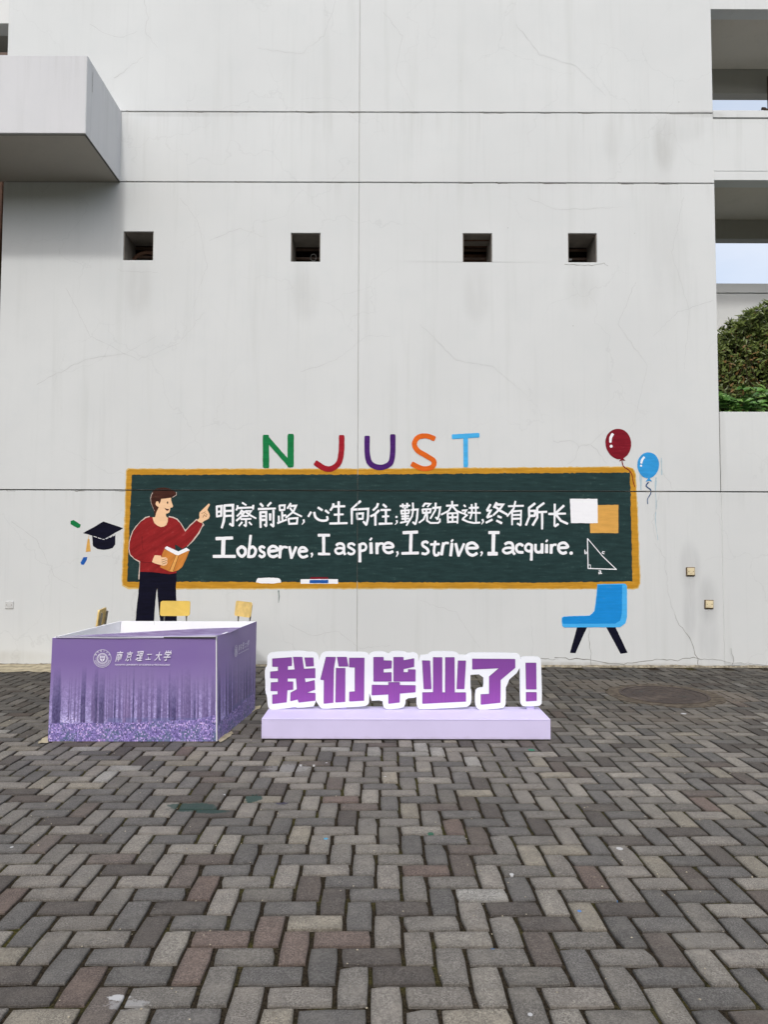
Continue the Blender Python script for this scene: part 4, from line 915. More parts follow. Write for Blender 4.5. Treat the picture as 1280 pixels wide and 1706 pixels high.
# ---- cap, confetti
cp = empty('painted_graduation_cap', tuple(on_y(170, 915, WALL_Y)), 'navy graduation cap with gold tassel painted left of the chalkboard', 'mural')
Draw(ox=60, oy=800, sc=3.79, off=.0010).poly([(352,340),(428,372),(500,342),(499,405),(482,428),(455,437),(425,440),(385,434),(358,415)], 0, .3, 2).build('skull_cap', M_NAVY, cp)
Draw(ox=60, oy=800, sc=3.79, off=.0018).poly([(295,334),(425,261),(550,303),(430,371)], 0, .4, 3).build('mortarboard', M_NAVY, cp)
d = Draw(ox=60, oy=800, sc=3.79, off=.0028)
for s_ in ([(362,354),(382,361)], [(390,364),(410,370)], [(418,373),(430,374)], [(438,370),(455,364)], [(462,361),(478,355)], [(484,352),(495,347)]): d.stroke(s_, 3.4)
d.build('edge_highlight', M_WHITEP, cp)
Draw(ox=60, oy=800, sc=3.79, off=.0010).stroke([(332,348),(329,380)], 3).build('tassel_cord', M_TASSEL, cp)
Draw(ox=60, oy=800, sc=3.79, off=.0018).poly([(324,372),(336,372),(343,450),(312,453)], 0, .2, 3).build('tassel', M_TASSEL, cp)
for (pts, mt, lab, c) in (([(217,258),(236,251),(281,281),(276,298),(260,303),(216,277)], M_GREEN, 'small green confetti scrap painted above the graduation cap', (125, 874)), ([(280,520),(298,486),(323,485),(318,505),(300,534),(284,533)], M_BLUEC, 'small blue confetti scrap painted below the cap tassel', (140, 934))):
    o = Draw(ox=60, oy=800, sc=3.79, off=.0010).poly(pts, 0, .3, 3).build('painted_confetti', mt); tag(o, lab, 'mural')
# ---- balloons
S5 = dict(ox=920, oy=690, sc=3.968)
bl = empty('painted_balloon', tuple(on_y(1031, 770, WALL_Y)), 'dark red balloon painted over the top right corner of the chalkboard', 'mural')
Draw(**S5, off=.0034).oval(441, 197, 85, 101, rot=-.15, egg=.06).build('balloon_body', M_MAROON, bl)
Draw(**S5, off=.0040).poly([(466,284),(445,312),(466,306),(487,308)], 0, .1).build('knot', M_MAROON, bl)
Draw(**S5, off=.0038).stroke([(465,312),(475,345),(510,370),(530,400),(540,450),(551,482)], 7, True, 4).build('string', M_MAROON, bl)
d = Draw(**S5, off=.0048); d.stroke([(403,132),(390,155),(388,184)], 19, True, 16); d.oval(393, 212, 10, 10, n=14, extra=.0006, jit=.1); d.build('highlight', M_WHITEP, bl)
bl = empty('painted_balloon', tuple(on_y(1080, 805, WALL_Y)), 'sky blue balloon painted right of the chalkboard with a long paint drip', 'mural')
d = Draw(**S5, off=.0008); d.stroke([(690,420),(686,500),(692,600),(686,700),(703,832)], 9, True, 3, jit=.6); d.stroke([(588,400),(590,500)], 18, w1=6, jit=.4); d.stroke([(725,290),(728,400)], 8, jit=.5); d.build('paint_drip', M_DRIP, bl)
Draw(**S5, off=.0034).oval(638, 338, 72, 86, rot=.05, egg=.05).build('balloon_body', M_BLUEB, bl)
Draw(**S5, off=.0042).poly([(642,415),(622,446),(643,440),(663,445)], 0, .1).build('knot', M_BLUEB, bl)
Draw(**S5, off=.0040).stroke([(640,450),(625,475),(655,500),(652,530),(634,560),(635,592)], 9, True, 4).build('string', M_STRING, bl)
d = Draw(**S5, off=.0052); d.stroke([(611,284),(598,302),(592,323)], 14, True); d.oval(591, 341, 7, 7, n=12, extra=.0006, jit=.1); d.build('highlight', M_WHITEP, bl)
# ---- painted chair
pc = empty('painted_chair', tuple(on_y(993, 1088, WALL_Y)), 'bright blue chair with navy legs painted under the right end of the chalkboard', 'mural')
for pts in ([(168,1405),(236,1405),(200,1480),(157,1580),(120,1578)], [(358,1405),(420,1405),(460,1490),(502,1578),(455,1584)]): Draw(**S5, off=.0010).poly(pts, 0, .3, 3).build('leg', M_NAVY, pc)
Draw(**S5, off=.0036).poly([(302,1124),(480,1120),(492,1124),(498,1140),(498,1340),(488,1382),(452,1408),(82,1410),(70,1400),(65,1372),(67,1345),(80,1337),(250,1331),(280,1302),(290,1250)], 0, .35, 4).build('shell_edge', M_BLUEL, pc)
Draw(**S5, off=.0046).poly([(303,1130),(466,1127),(464,1320),(452,1365),(420,1384),(75,1386),(69,1365),(70,1348),(82,1339),(252,1333),(284,1302),(293,1250)], 0, .35, 4).build('shell', M_BLUED, pc)

# ================================================================== WALL BOXES
M_CREAM = simple('cream_plastic', (222, 208, 172), .45, .4, .05); M_GREYP = simple('pale_plastic', (205, 206, 204), .45, .4, .04); M_RIM = simple('rust_stained_rim', (104, 84, 58), .9, .2, .4, 40)
def wall_box(a, b, c, d_, mat, rim, label, tilt=0.0):
    p, q = on_y(a, c, WALL_Y), on_y(b, d_, WALL_Y); cx, cz = (p.x + q.x) / 2, (p.z + q.z) / 2; w, h = (q.x - p.x) / 2, (p.z - q.z) / 2
    t = empty('wall_socket', (cx, WALL_Y, cz), label, 'socket')
    t.rotation_euler = (0, tilt, 0)
    if rim: box('back_box', cx - w - .008, cx + w + .008, WALL_Y - .018, WALL_Y - .001, cz - h - .011, cz + h + .008, M_RIM, t, .003)
    box('cover_plate', cx - w, cx + w, WALL_Y - (.03 if rim else .012), WALL_Y - (.0185 if rim else .001), cz - h, cz + h, mat, t, .004)
    for s_ in (-1, 1): box('screw', cx + s_ * w * .62 - .004, cx + s_ * w * .62 + .004, WALL_Y - (.032 if rim else .014), WALL_Y - (.0301 if rim else .0121), cz - .004, cz + .004, M_RIM, t)
    box('inner_panel', cx - w * .45, cx + w * .45, WALL_Y - (.0325 if rim else .0145), WALL_Y - (.0301 if rim else .0121), cz - h * .5, cz + h * .5, mat, t, .001)
wall_box(1144.5, 1157, 946, 958, M_CREAM, True, 'cream socket box on the wall, the upper one right of the blue painted chair')
wall_box(1175.2, 1188, 1000.5, 1012.5, M_CREAM, True, 'cream socket box on the wall, the lower rusty-rimmed one near the right edge', .03)
wall_box(9, 22, 1001.5, 1014, M_GREYP, False, 'pale flush socket plate low on the wall at the far left')
# ================================================================== PRINTED COUNTER BOX
SR = {}
def col_lin(a): a = np.asarray(a, float) / 255; return np.where(a <= .04045, a / 12.92, ((a + .055) / 1.055) ** 2.4)
TRK = [(78,40,.8,120),(98,14,.6,110),(235,25,.75,85),(308,20,.55,100),(342,30,.6,90),(398,20,.35,85),(420,10,.7,115),(450,9,.4,100),(492,40,.3,95),(527,9,.7,120),(568,22,.45,110),(605,16,.4,110),(640,9,.3,130),(676,24,.62,100),(700,7,.5,130),(719,7,.5,120),(737,11,.6,130),(760,26,.55,95),(785,10,.5,130),(820,8,.4,120),(843,34,.45,95),(884,14,.55,130),(906,8,.4,130),(930,6,.4,130),(952,22,.45,140),(985,12,.5,140),(1000,8,.5,130)]
def forest(U_, V_, seed=1):
    """purple forest print: U_, V_ grids 0..1 (V up); returns linear RGB"""
    r = np.random.RandomState(seed); H, Wd = U_.shape
    x = 40 + U_ * 968; v = V_
    def vn(w, h, sx=1, sy=1):
        g_ = r.rand(h + 2, w + 2); a = U_ * w; b = V_ * h; i = np.minimum(a.astype(int), w); j = np.minimum(b.astype(int), h); fa, fb = a - i, b - j
        return (g_[j, i] * (1 - fa) + g_[j, i + 1] * fa) * (1 - fb) + (g_[j + 1, i] * (1 - fa) + g_[j + 1, i + 1] * fa) * fb
    top = np.array([127, 103, 166.]); mid = np.array([139, 118, 177.]); low = np.array([160, 148, 204.])
    t = np.clip((v - .18) / .42, 0, 1)[..., None]
    c = low * (1 - t) + mid * t; t2 = np.clip((v - .58) / .22, 0, 1)[..., None]; c = c * (1 - t2) + top * t2
    fade = np.clip((.72 - v) / .34, 0, 1)
    nz = vn(190, 110); nz2 = vn(26, 14); nz3 = vn(70, 44)
    br = np.minimum(np.abs(vn(60, 26) - .5), np.abs(vn(34, 40) - .5))
    low_z = np.clip((.60 - v) / .32, 0, 1)
    c += ((nz - .5) * 52 * low_z + (nz3 - .5) * 40 * low_z)[..., None]
    c += (np.where(br < .018, 30, 0) * low_z)[..., None]
    for (tx, w, k, base) in TRK + [(150 + 850 * r.rand(), 4 + 5 * r.rand(), .2 + .3 * r.rand(), 120) for _ in range(46)]:
        fade = np.clip((.60 + .14 * ((tx * .37) % 1) - v) / .36, 0, 1)
        wob = (vn(1, 5) - .5) * 3; dx = np.abs(x - tx - wob); wv = w * .5 * (1 + .12 * (1 - v))
        foot = .15 + .05 * (1 - min(1, w / 30)) + .02 * math.sin(tx)
        m_ = np.clip((wv - dx) / 1.5 + .5, 0, 1) * fade * (v > foot)
        sh = np.array([82, 72, 122.]) if k > .5 else np.array([108, 92, 144.])
        if w > 35 and k < .5: sh = np.array([130, 108, 158.])
        side = np.clip((x - tx) / (wv + 1e-3), -1, 1) * -12
        tgt = sh + side[..., None] + ((vn(160, 60) - .5) * 44)[..., None]
        a_ = (m_ * min(1, k + .42))[..., None]; c = c * (1 - a_) + tgt * a_
    m_ = np.exp(-(((x - 160) / 46) ** 2 + ((v - .20) / .05) ** 2)) * (nz > .4); c += (m_ * 34)[..., None]
    ln = np.minimum(np.abs((x - 100) * .004 + .25 - v + .01 * np.sin(x * .3)) * 60, np.abs(x - 172 - 8 * np.sin(v * 40)) / 3) ; c += (np.clip(1 - ln, 0, 1) * 34 * (x < 185) * (x > 100) * (v < .29) * (v > .17))[..., None]
    m_2 = np.clip((.235 - v) / .02, 0, 1) * (x > 380) * (nz3 > .35); c = c * (1 - .55 * m_2[..., None]) + np.array([104, 108, 164.]) * .55 * m_2[..., None]
    edge = .185 + .03 * (vn(14, 2) - .5) + .05 * np.clip((x - 560) / 448, 0, 1) * (1 - .35 * np.sin(x / 60)) + .012 * (vn(90, 2) - .5)
    m_ = np.clip((edge - v) / .010, 0, 1)[..., None]
    def cell(w, h):
        g_ = r.rand(h + 1, w + 1); q = (r.rand(h + 1) * 3).astype(int); J_ = (V_ * h).astype(int); return g_[J_, np.clip((U_ * w + (J_ % 2) * .5 + q[J_] * .3).astype(int), 0, w)]
    c1, c2, a3, wn_ = cell(190, 84), cell(110, 50), vn(26, 14), r.rand(H, Wd)
    fl = np.array([134, 118, 186.]) + ((c1 - .5) * 56 + (wn_ - .5) * 60 + (c2 - .5) * 34)[..., None]
    fl += (c1 > .86)[..., None] * np.array([52, 40, 42.]) - (c1 < .12)[..., None] * np.array([40, 26, 44.])
    g_ = np.clip((a3 - .42) * 3 + (.10 - v) * 6, 0, 1) * (c2 < .55); fl = fl * (1 - .75 * g_[..., None]) + (np.array([88, 108, 138.]) + ((wn_ - .5) * 50)[..., None]) * .75 * g_[..., None]
    fl += (np.clip(1 - np.abs(x - 350) / 26, 0, 1) * np.clip(1 - np.abs(v - .02) / .025, 0, 1) * 50)[..., None] * np.array([1, .3, .8])
    c = c * (1 - m_) + fl * m_
    return col_lin(np.clip(c * 1.02 + np.array([2, 4, 0]), 8, 250))
def print_mat():
    m = NT('printed_vinyl'); t = m.attr('print'); n_ = m.noise(3, 3)
    c = m.mix(m.math('MULTIPLY', m.rng(n_, .4, .7), .08), t, (.3, .28, .4)); m.bump(m.noise(2.2, 2), .25, .02); return m.done(c, .42, .45)
M_PRINT = print_mat(); M_FOAM = simple('white_foam_board', (248, 248, 252), .6, .3, .01); M_FOAMV = simple('lilac_foam_board', (220, 211, 246), .6, .3, .02); M_INK = simple('white_ink', (236, 232, 246), .5, .3, .02)
bxo = empty('printed_counter_box', (-1.95, 6.0, 0), 'open topped purple box printed with a misty forest, flowers and white crest', 'display box')
FB0, FB1 = on_z(79.5, 1235, 0.0), on_z(361.5, 1235, 0.0)
YF = FB0.y; ZT = on_y(361, 1060.5, YF).z
A0 = on_z(79.5, 1235.0); A1 = on_z(361.5, 1235.0); A2 = on_y(361, 1060.5, A1.y); A3 = on_y(87, 1062, A0.y)
B1 = on_z(424, 1183); B1t = on_z(427.3, 1035, ZT)
B0t = on_z(198.5, 1034.8, ZT); B0 = Vector((B0t.x - .03, B1.y, 0))
B1t.y = B0t.y = (B1t.y + B0t.y) / 2
def quad_grid(name, c00, c10, c11, c01, nu, nv, fn, parent, bulge=0.0, mat=M_PRINT):
    us = np.linspace(0, 1, nu); vs_ = np.linspace(0, 1, nv); Ug, Vg = np.meshgrid(us, vs_)
    P = [np.array(c)[None, None] for c in (c00, c10, c11, c01)]
    pos = (P[0] * (1 - Ug[..., None]) + P[1] * Ug[..., None]) * (1 - Vg[..., None]) + (P[3] * (1 - Ug[..., None]) + P[2] * Ug[..., None]) * Vg[..., None]
    nrm = np.cross(np.array(c10) - np.array(c00), np.array(c01) - np.array(c00)); nrm = nrm / np.linalg.norm(nrm)
    pos = pos + nrm * (bulge * np.sin(math.pi * Ug) ** .8 * (.25 + .75 * Vg))[..., None]
    off = np.array(origin_of(parent)); pos = pos - off; me = bpy.data.meshes.new(name)
    idx = np.arange(nu * nv).reshape(nv, nu); fc = np.stack([idx[:-1, :-1], idx[:-1, 1:], idx[1:, 1:], idx[1:, :-1]], -1).reshape(-1, 4)
    me.from_pydata(pos.reshape(-1, 3).tolist(), [], fc.tolist())
    col = np.concatenate([fn(Ug, Vg), np.ones((nv, nu, 1))], -1); a = me.color_attributes.new('print', 'FLOAT_COLOR', 'POINT'); a.data.foreach_set('color', col.ravel())
    me.polygons.foreach_set('use_smooth', [True] * len(me.polygons))
    return link(name, me, mat, parent)
TH = .018
def slab(name, a, b, c, d_, inward, mat, parent):
    """board between four corners, thickened inwards"""
    iv = Vector(inward); q = [Vector(k) for k in (a, b, c, d_)]; V = q + [k + iv for k in q]
    return mesh(name, V, [(0, 1, 2, 3), (7, 6, 5, 4), (0, 4, 5, 1), (1, 5, 6, 2), (2, 6, 7, 3), (3, 7, 4, 0)], mat, parent)
e_ = .0035
nF = Vector((0, -1, 0)); nR = (B1 - A1).cross(Vector((0, 0, 1))).normalized(); nL = -((B0 - A0).cross(Vector((0, 0, 1))).normalized())
slab('front_panel', A0, A1, A2, A3, (0, TH, 0), M_FOAM, bxo)
slab('right_panel', A1 + Vector((0, TH + .001, 0)), B1, B1t, A2 + Vector((0, TH + .001, 0)), -nR * TH, M_FOAM, bxo)
slab('left_panel', A0 + Vector((0, TH + .001, 0)), B0, B0t, A3 + Vector((0, TH + .001, 0)), -nL * TH, M_FOAM, bxo)
slab('back_panel', B0 + Vector((TH + .002, 0, 0)), B1 - Vector((TH + .002, 0, 0)), B1t - Vector((TH + .002, 0, 0)), B0t + Vector((TH + .002, 0, 0)), (0, -TH, 0), M_FOAM, bxo)
fpn = Vector((0, -e_, 0))
quad_grid('forest_print', A0 + fpn, A1 + fpn - Vector((.008, 0, 0)), A2 + fpn - Vector((.008, 0, .003)), A3 + fpn - Vector((0, 0, .003)), 600, 360, lambda u, v: forest(u, v, 1), bxo)
rp = nR * e_
quad_grid('forest_print', A1 + rp, B1 + rp, B1t + rp, A2 + rp, 200, 180, lambda u, v: forest(u, v, 5), bxo)
# seams of the inner lining
box('lining_seam', B0t.x + .33, B0t.x + .333, B0t.y - TH - .0025, B0t.y - TH - .0005, .02, ZT - .002, M_GREYP, bxo)
# loose printed lid sheet sagging from the front edge
ls = [(A3 + Vector((.03, -.012, .006))), (A2 + Vector((-.004, -.012, .006))), on_z(402, 1045.2, ZT + .012), on_z(330, 1047.3, ZT + .002), on_z(240, 1052.5, ZT - .004)]
bm = bmesh.new(); ls = [Vector(k) for k in ls]
f_e = [ls[0].lerp(ls[1], t) + Vector((0, 0, .004 * mnoise.noise(Vector((t * 4, 0, 3))) - .006 * math.sin(t * math.pi))) for t in np.linspace(0, 1, 25)]
def far_pt(t):
    ks = [ls[0] + Vector((.02, .02, 0)), ls[4], ls[3], ls[2]]; s_ = t * 3; i = min(2, int(s_)); return ks[i].lerp(ks[i + 1], s_ - i)
b_e = [far_pt(t) for t in np.linspace(0, 1, 25)]
vf = [bm.verts.new(p) for p in f_e]; vm = [bm.verts.new(p.lerp(q, .5) - Vector((0, 0, .012))) for p, q in zip(f_e, b_e)]; vb = [bm.verts.new(q) for q in b_e]
vl = [bm.verts.new(p + Vector((0, 0, -.008))) for p in f_e]
for k in range(24):
    bm.faces.new((vf[k], vf[k + 1], vm[k + 1], vm[k])); bm.faces.new((vm[k], vm[k + 1], vb[k + 1], vb[k])); bm.faces.new((vl[k], vl[k + 1], vf[k + 1], vf[k]))
lid_m = NT('lid_print'); n1 = lid_m.noise(6, 5, .7, lid_m.mapped((1, 4, 1))); cc = lid_m.mix(lid_m.rng(n1, .4, .7), lin((122, 104, 152)), lin((170, 158, 196)))
o_ = lid_m.sep(); cc = lid_m.mix(lid_m.rng(o_[1], 5.75, 5.56), cc, lin((178, 176, 190))); lid_m.done(cc, .45, .4)
from_bm('loose_lid_sheet', bm, lid_m.m, bxo, True)
box('lid_shadow_strip', A3.x + .03, A2.x - .002, YF - .003, YF - .0015, ZT - .013, ZT - .0035, M_SEAL, bxo)  # dark strip painting the lid's shadow along the front edge

# ---- text helper (built-in font)
def text_obj(body, name, mat, parent, p0, p1, pu, width, bold=0.0, shear=0.0, height=None, depth_n=None):
    """flat text from p0 towards p1, up vector pu, scaled to 'width' metres"""
    c = bpy.data.curves.new('t', 'FONT'); c.body = body; c.offset = bold; c.shear = shear
    o = bpy.data.objects.new('t', c); COL.objects.link(o); dg = bpy.context.evaluated_depsgraph_get()
    me = bpy.data.meshes.new_from_object(o.evaluated_get(dg)); bpy.data.objects.remove(o); me.name = name; me.materials.clear()
    co = np.array([v.co[:] for v in me.vertices]); mn, mx = co.min(0), co.max(0); s_ = width / (mx[0] - mn[0]); sy = s_ if height is None else height / (mx[1] - mn[1])
    ex = (Vector(p1) - Vector(p0)).normalized(); ez = Vector(pu).normalized(); off = origin_of(parent)
    for v, q in zip(me.vertices, co): v.co = Vector(p0) + ex * float((q[0] - mn[0]) * s_) + ez * float((q[1] - mn[1]) * sy) - off
    return link(name, me, mat, parent)
def ring_pts(bm, c, ex, ez, r0, r1, n=40, a0=0, a1=2 * math.pi, lift_=None):
    l = lift_ or Vector((0, 0, 0)); A = []; B = []
    full = abs(a1 - a0 - 2 * math.pi) < 1e-3
    for k in range(n + (0 if full else 1)):
        t = a0 + (a1 - a0) * k / n; d_ = ex * math.cos(t) + ez * math.sin(t); A.append(bm.verts.new(c + d_ * r0 + l)); B.append(bm.verts.new(c + d_ * r1 + l))
    m_ = len(A)
    for k in range(m_ if full else m_ - 1): bm.faces.new((A[k], A[(k + 1) % m_], B[(k + 1) % m_], B[k]))
def branding(panel_parent, org, ex, ez, nrm, s_):
    """crest and name; org = lower left corner of the block, ex/ez unit vectors, s_ metres per photo pixel of the front"""
    off = nrm * .0012; cc_ = org + ex * (17 * s_) + ez * (14.5 * s_) + off; bm = bmesh.new(); R_ = 15 * s_
    ring_pts(bm, cc_, ex, ez, R_ * .955, R_, 48); ring_pts(bm, cc_, ex, ez, R_ * .56, R_ * .61, 40); ring_pts(bm, cc_, ex, ez, R_ * .70, R_ * .735, 40, math.radians(170), math.radians(370))
    for k in range(26):   # toothed wreath
        t = 2 * math.pi * k / 26; ring_pts(bm, cc_, ex, ez, R_ * .44, R_ * .54, 2, t, t + .15)
    for k in range(24):   # small lettering round the lower rim
        t = math.radians(195) + k * math.radians(150) / 23; ring_pts(bm, cc_, ex, ez, R_ * .77, R_ * .89, 1, t, t + .05)
    # shield with open book
    sh = [(-.3, .3), (.3, .3), (.3, -.05), (.18, -.26), (0, -.38), (-.18, -.26), (-.3, -.05)]
    outer = [bm.verts.new(cc_ + ex * (a * R_) + ez * (b * R_)) for a, b in sh]; bm.faces.new(outer)
    from_bm('crest', bm, M_INK, panel_parent)
    bm = bmesh.new(); c2 = cc_ + nrm * .0006
    for (xa, xb, za, zb_) in ((-.22, .22, .14, .2), (-.22, .22, -.02, .05), (-.03, .03, -.3, -.02)):
        bm.faces.new([bm.verts.new(c2 + ex * (a * R_) + ez * (b * R_)) for a, b in ((xa, za), (xb, za), (xb, zb_), (xa, zb_))])
    from_bm('crest_line', bm, simple('crest_purple', (112, 88, 154), .5), panel_parent)
    for k, ch in enumerate('南京理工大学'):
        t = math.radians(150 - k * 24); d_ = ex * math.cos(t) + ez * math.sin(t); tx = ex * math.sin(t) - ez * math.cos(t)
        text_obj(ch, 'crest_lettering', M_INK, panel_parent, cc_ + d_ * R_ * .745 - tx * R_ * .10, cc_ + d_ * R_ * .745 + tx * R_ * .1, d_, R_ * .2, .012)
    x = 39.0
    for k, (ch, w, dz, h) in enumerate(zip('南京理工大学', (12.5, 12.5, 13.0, 10.5, 12.5, 13.0), (9.2, 10, 10.3, 12.5, 10.8, 10.8), (17.5, 16.5, 16.5, 9.5, 15, 17.5))):
        x = (38.8, 55.2, 72.6, 89.2, 104.2, 119.5)[k]
        text_obj(ch, 'calligraphy_character', M_INK, panel_parent, org + ex * (x * s_) + ez * (dz * s_) + off, org + ex * ((x + 9) * s_) + ez * ((dz + .3) * s_) + off, ez + ex * .05, w * s_, .010, .30, h * s_)
    text_obj('NANJING UNIVERSITY OF SCIENCE & TECHNOLOGY', 'printed_name', M_INK, panel_parent, org + ex * (38.5 * s_) + ez * (2.3 * s_) + off, org + ex * (100 * s_) + ez * (2.3 * s_) + off, ez, 92.5 * s_, .018, 0, 3.1 * s_)
SPX = (A1.x - A0.x) / 282.0
branding(bxo, on_y(153, 1111.5, YF - e_), Vector((1, 0, 0)), Vector((0, 0, 1)), Vector((0, -1, 0)), SPX)
exr = (B1 - A1).normalized(); orgR = A1 + exr * ((B1 - A1).length * .37) + Vector((0, 0, ZT * .72)) + rp
branding(bxo, orgR, exr, Vector((0, 0, 1)), nR, SPX * .72)

# ================================================================== LETTER SIGN
SY = 5.865
sign = empty('letter_sign', (0.0, 5.78, 0), 'low standing sign of purple cut-out characters with white borders on a lilac plinth', 'sign')
P0, P1 = on_z(435.3, 1233.5), on_z(917, 1233.5); zt_s = on_y(676, 1197.5, P0.y).z; SY = on_z(676, 1182.3, zt_s).y; yb_s = P0.y + .43
pm_ = NT('scuffed_lilac_board'); b0 = lin((220, 211, 246)); o_ = pm_.sep()
cc = pm_.mix(pm_.rng(pm_.noise(3, 4), .35, .7), b0, tuple(v * .95 for v in b0))
cc = pm_.mix(pm_.math('MULTIPLY', pm_.rng(pm_.math('ADD', o_[2], pm_.math('MULTIPLY', pm_.noise(14, 4), .05)), .065, .02), .35), cc, (.32, .28, .25))
cc = pm_.mix(pm_.math('MULTIPLY', pm_.rng(pm_.noise(1, 5, .7, pm_.mapped((9, 9, 30))), .64, .72), .22), cc, (.35, .32, .38))
M_PLINTH = pm_.done(cc, .55, .3)
bm = bmesh.new(); box_bm(bm, P0.x, P1.x, P0.y, yb_s, .012, zt_s, .003); from_bm('plinth', bm, M_PLINTH, sign); box('contact_shadow_base', P0.x + .012, P1.x - .012, P0.y + .012, yb_s - .012, .001, .0118, M_SEAL, sign)  # dark set-back base added to read as contact shadow
box('edge_seam', P0.x + .01, P1.x - .01, P0.y - .0012, P0.y - .0003, zt_s - .012, zt_s - .010, simple('seam_lilac', (178, 168, 208)), sign)
M_BORD = simple('white_gloss_board', (243, 247, 252), .35, .5, .01)
def purple_face():
    m = NT('purple_print'); o = m.sep(); n_ = m.noise(1, 3, .5, m.mapped((130, 1, 2)))
    c = m.mix(m.rng(o[2], .62, .22), lin((130, 70, 152)), lin((150, 78, 168))); c = m.mix(m.math('MULTIPLY', m.rng(n_, .3, .7), .35), c, lin((122, 70, 156)))
    return m.done(c, .5, .35)
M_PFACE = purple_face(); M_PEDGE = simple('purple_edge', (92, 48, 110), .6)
J = (435, 1080, 7.314); K = (600, 1080, 6.737); L_ = (780, 1080, 9.143)
GLY = [
 (J, [(75,150),(75,95),(100,60),(135,48),(380,35),(500,33),(560,45),(640,45),(685,65),(703,110),(705,160),(705,700),(450,730),(410,712),(340,730),(140,748),(100,738),(80,700),(72,580),(50,540),(52,400),(45,350),(48,240),(72,220)],
  [[(135,125),(372,108),(372,210),(323,215),(323,262),(408,258),(388,105),(500,105),(520,250),(658,243),(658,360),(530,362),(540,415),(650,388),(655,500),(550,540),(660,545),(660,635),(455,658),(445,620),(355,642),(358,540),(435,500),(425,365),(320,365),(320,405),(388,405),(388,500),(318,508),(308,655),(135,675),(135,565),(200,560),(200,520),(115,518),(118,415),(205,410),(205,365),(110,362),(110,285),(205,275),(205,222),(135,222)], [(527,112),(635,112),(640,215),(545,220)]], 0),
 (J, [(702,165),(718,100),(745,55),(790,38),(1040,36),(1100,45),(1255,45),(1300,60),(1321,95),(1321,650),(1300,690),(1260,708),(1000,722),(750,742),(720,715),(700,690),(668,640),(668,420)],
  [[(790,105),(908,105),(885,240),(878,660),(762,672),(765,385),(722,380)], [(925,105),(1042,105),(1063,218),(945,220)], [(912,240),(1025,240),(1022,650),(905,658)], [(1073,115),(1258,115),(1253,635),(1073,645),(1075,530),(1142,525),(1142,230),(1073,228)]], 1),
 (K, [(92,95),(110,60),(150,38),(250,35),(298,50),(320,66),(345,40),(390,33),(490,35),(532,55),(600,45),(640,60),(657,90),(657,520),(635,555),(512,562),(510,630),(480,672),(310,688),(272,670),(255,630),(255,583),(92,592)],
  [[(150,98),(262,98),(262,135),(355,138),(352,222),(262,230),(262,272),(352,268),(352,370),(150,370)], [(375,98),(485,98),(487,135),(607,112),(605,205),(487,230),(487,268),(538,268),(540,235),(622,238),(620,370),(375,370)], [(318,380),(445,380),(445,412),(622,415),(620,490),(445,505),(443,605),(318,620),(318,515),(130,525),(132,410),(318,412)]], 0),
 (K, [(652,80),(760,72),(785,45),(830,35),(1060,35),(1100,55),(1115,75),(1190,75),(1225,85),(1242,120),(1240,440),(1252,480),(1252,600),(1230,645),(1180,662),(680,688),(648,668),(634,620),(636,540),(640,520),(652,450)],
  [[(697,135),(785,138),(800,455),(715,455)], [(1100,138),(1188,138),(1170,455),(1085,455)], [(820,100),(922,100),(922,495),(955,495),(957,100),(1060,100),(1062,495),(1188,495),(1188,595),(700,620),(700,495),(820,492)]], 1),
 (L_, [(-30,100),(5,78),(50,64),(740,72),(785,95),(800,140),(800,330),(578,520),(578,840),(560,890),(520,915),(190,942),(135,910),(110,850),(110,660),(140,615),(200,600),(237,600),(238,395),(-40,408),(-40,130)],
  [[(65,158),(718,162),(718,292),(495,480),(492,825),(195,855),(195,700),(322,695),(322,430),(475,300),(65,318)]], 0),
 (L_, [(797,180),(812,142),(850,126),(1060,126),(1100,145),(1117,190),(1132,830),(1105,870),(1050,882),(850,888),(812,860),(797,800),(792,350)],
  [[(878,220),(1038,220),(1042,622),(885,622)], [(885,668),(1045,668),(1045,795),(885,805)]], 1),
]
for (o_, outl, faces, st_) in GLY:
    Yp = SY - .004 * st_
    def pw(p, e=0.0): return on_y(o_[0] + p[0] / o_[2], o_[1] + p[1] / o_[2], Yp - e)
    q = chaikin(outl, 1); n = len(q); fr = [pw(p) for p in q]
    bm = bmesh.new(); vf = [bm.verts.new(p) for p in fr]; vb = [bm.verts.new(p + Vector((0, .022 - st_ * .003, 0))) for p in fr]
    f1 = bm.faces.new(vf); f2 = bm.faces.new(vb[::-1]); f1.normal_update(); f2.normal_update()
    for k in range(n): bm.faces.new((vf[k], vb[k], vb[(k + 1) % n], vf[(k + 1) % n]))
    bmesh.ops.triangulate(bm, faces=[f1, f2]); bmesh.ops.recalc_face_normals(bm, faces=bm.faces)
    cb_ = from_bm('character_board', bm, M_BORD, sign)
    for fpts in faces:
        # darker copy painting an inner shadow, then the lighter face slightly inset
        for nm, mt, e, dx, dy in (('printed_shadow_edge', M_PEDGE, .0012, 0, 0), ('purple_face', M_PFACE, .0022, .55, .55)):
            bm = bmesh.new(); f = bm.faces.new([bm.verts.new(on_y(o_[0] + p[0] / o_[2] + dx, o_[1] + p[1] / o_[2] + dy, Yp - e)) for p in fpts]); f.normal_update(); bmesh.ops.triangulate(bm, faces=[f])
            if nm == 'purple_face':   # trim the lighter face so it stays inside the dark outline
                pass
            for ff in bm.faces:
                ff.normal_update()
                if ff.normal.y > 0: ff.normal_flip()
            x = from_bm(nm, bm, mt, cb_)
    # rear foot block that the board is glued to
    xs_ = [p.x for p in fr]; zs_ = [p.z for p in fr]; cx = (min(xs_) + max(xs_)) / 2 + (-.03 if o_ is L_ and st_ == 0 else 0)
    box('rear_foot', cx - .03, cx + .03, Yp + .023, Yp + .07, zt_s + .0005, zt_s + .09, M_FOAMV, sign)

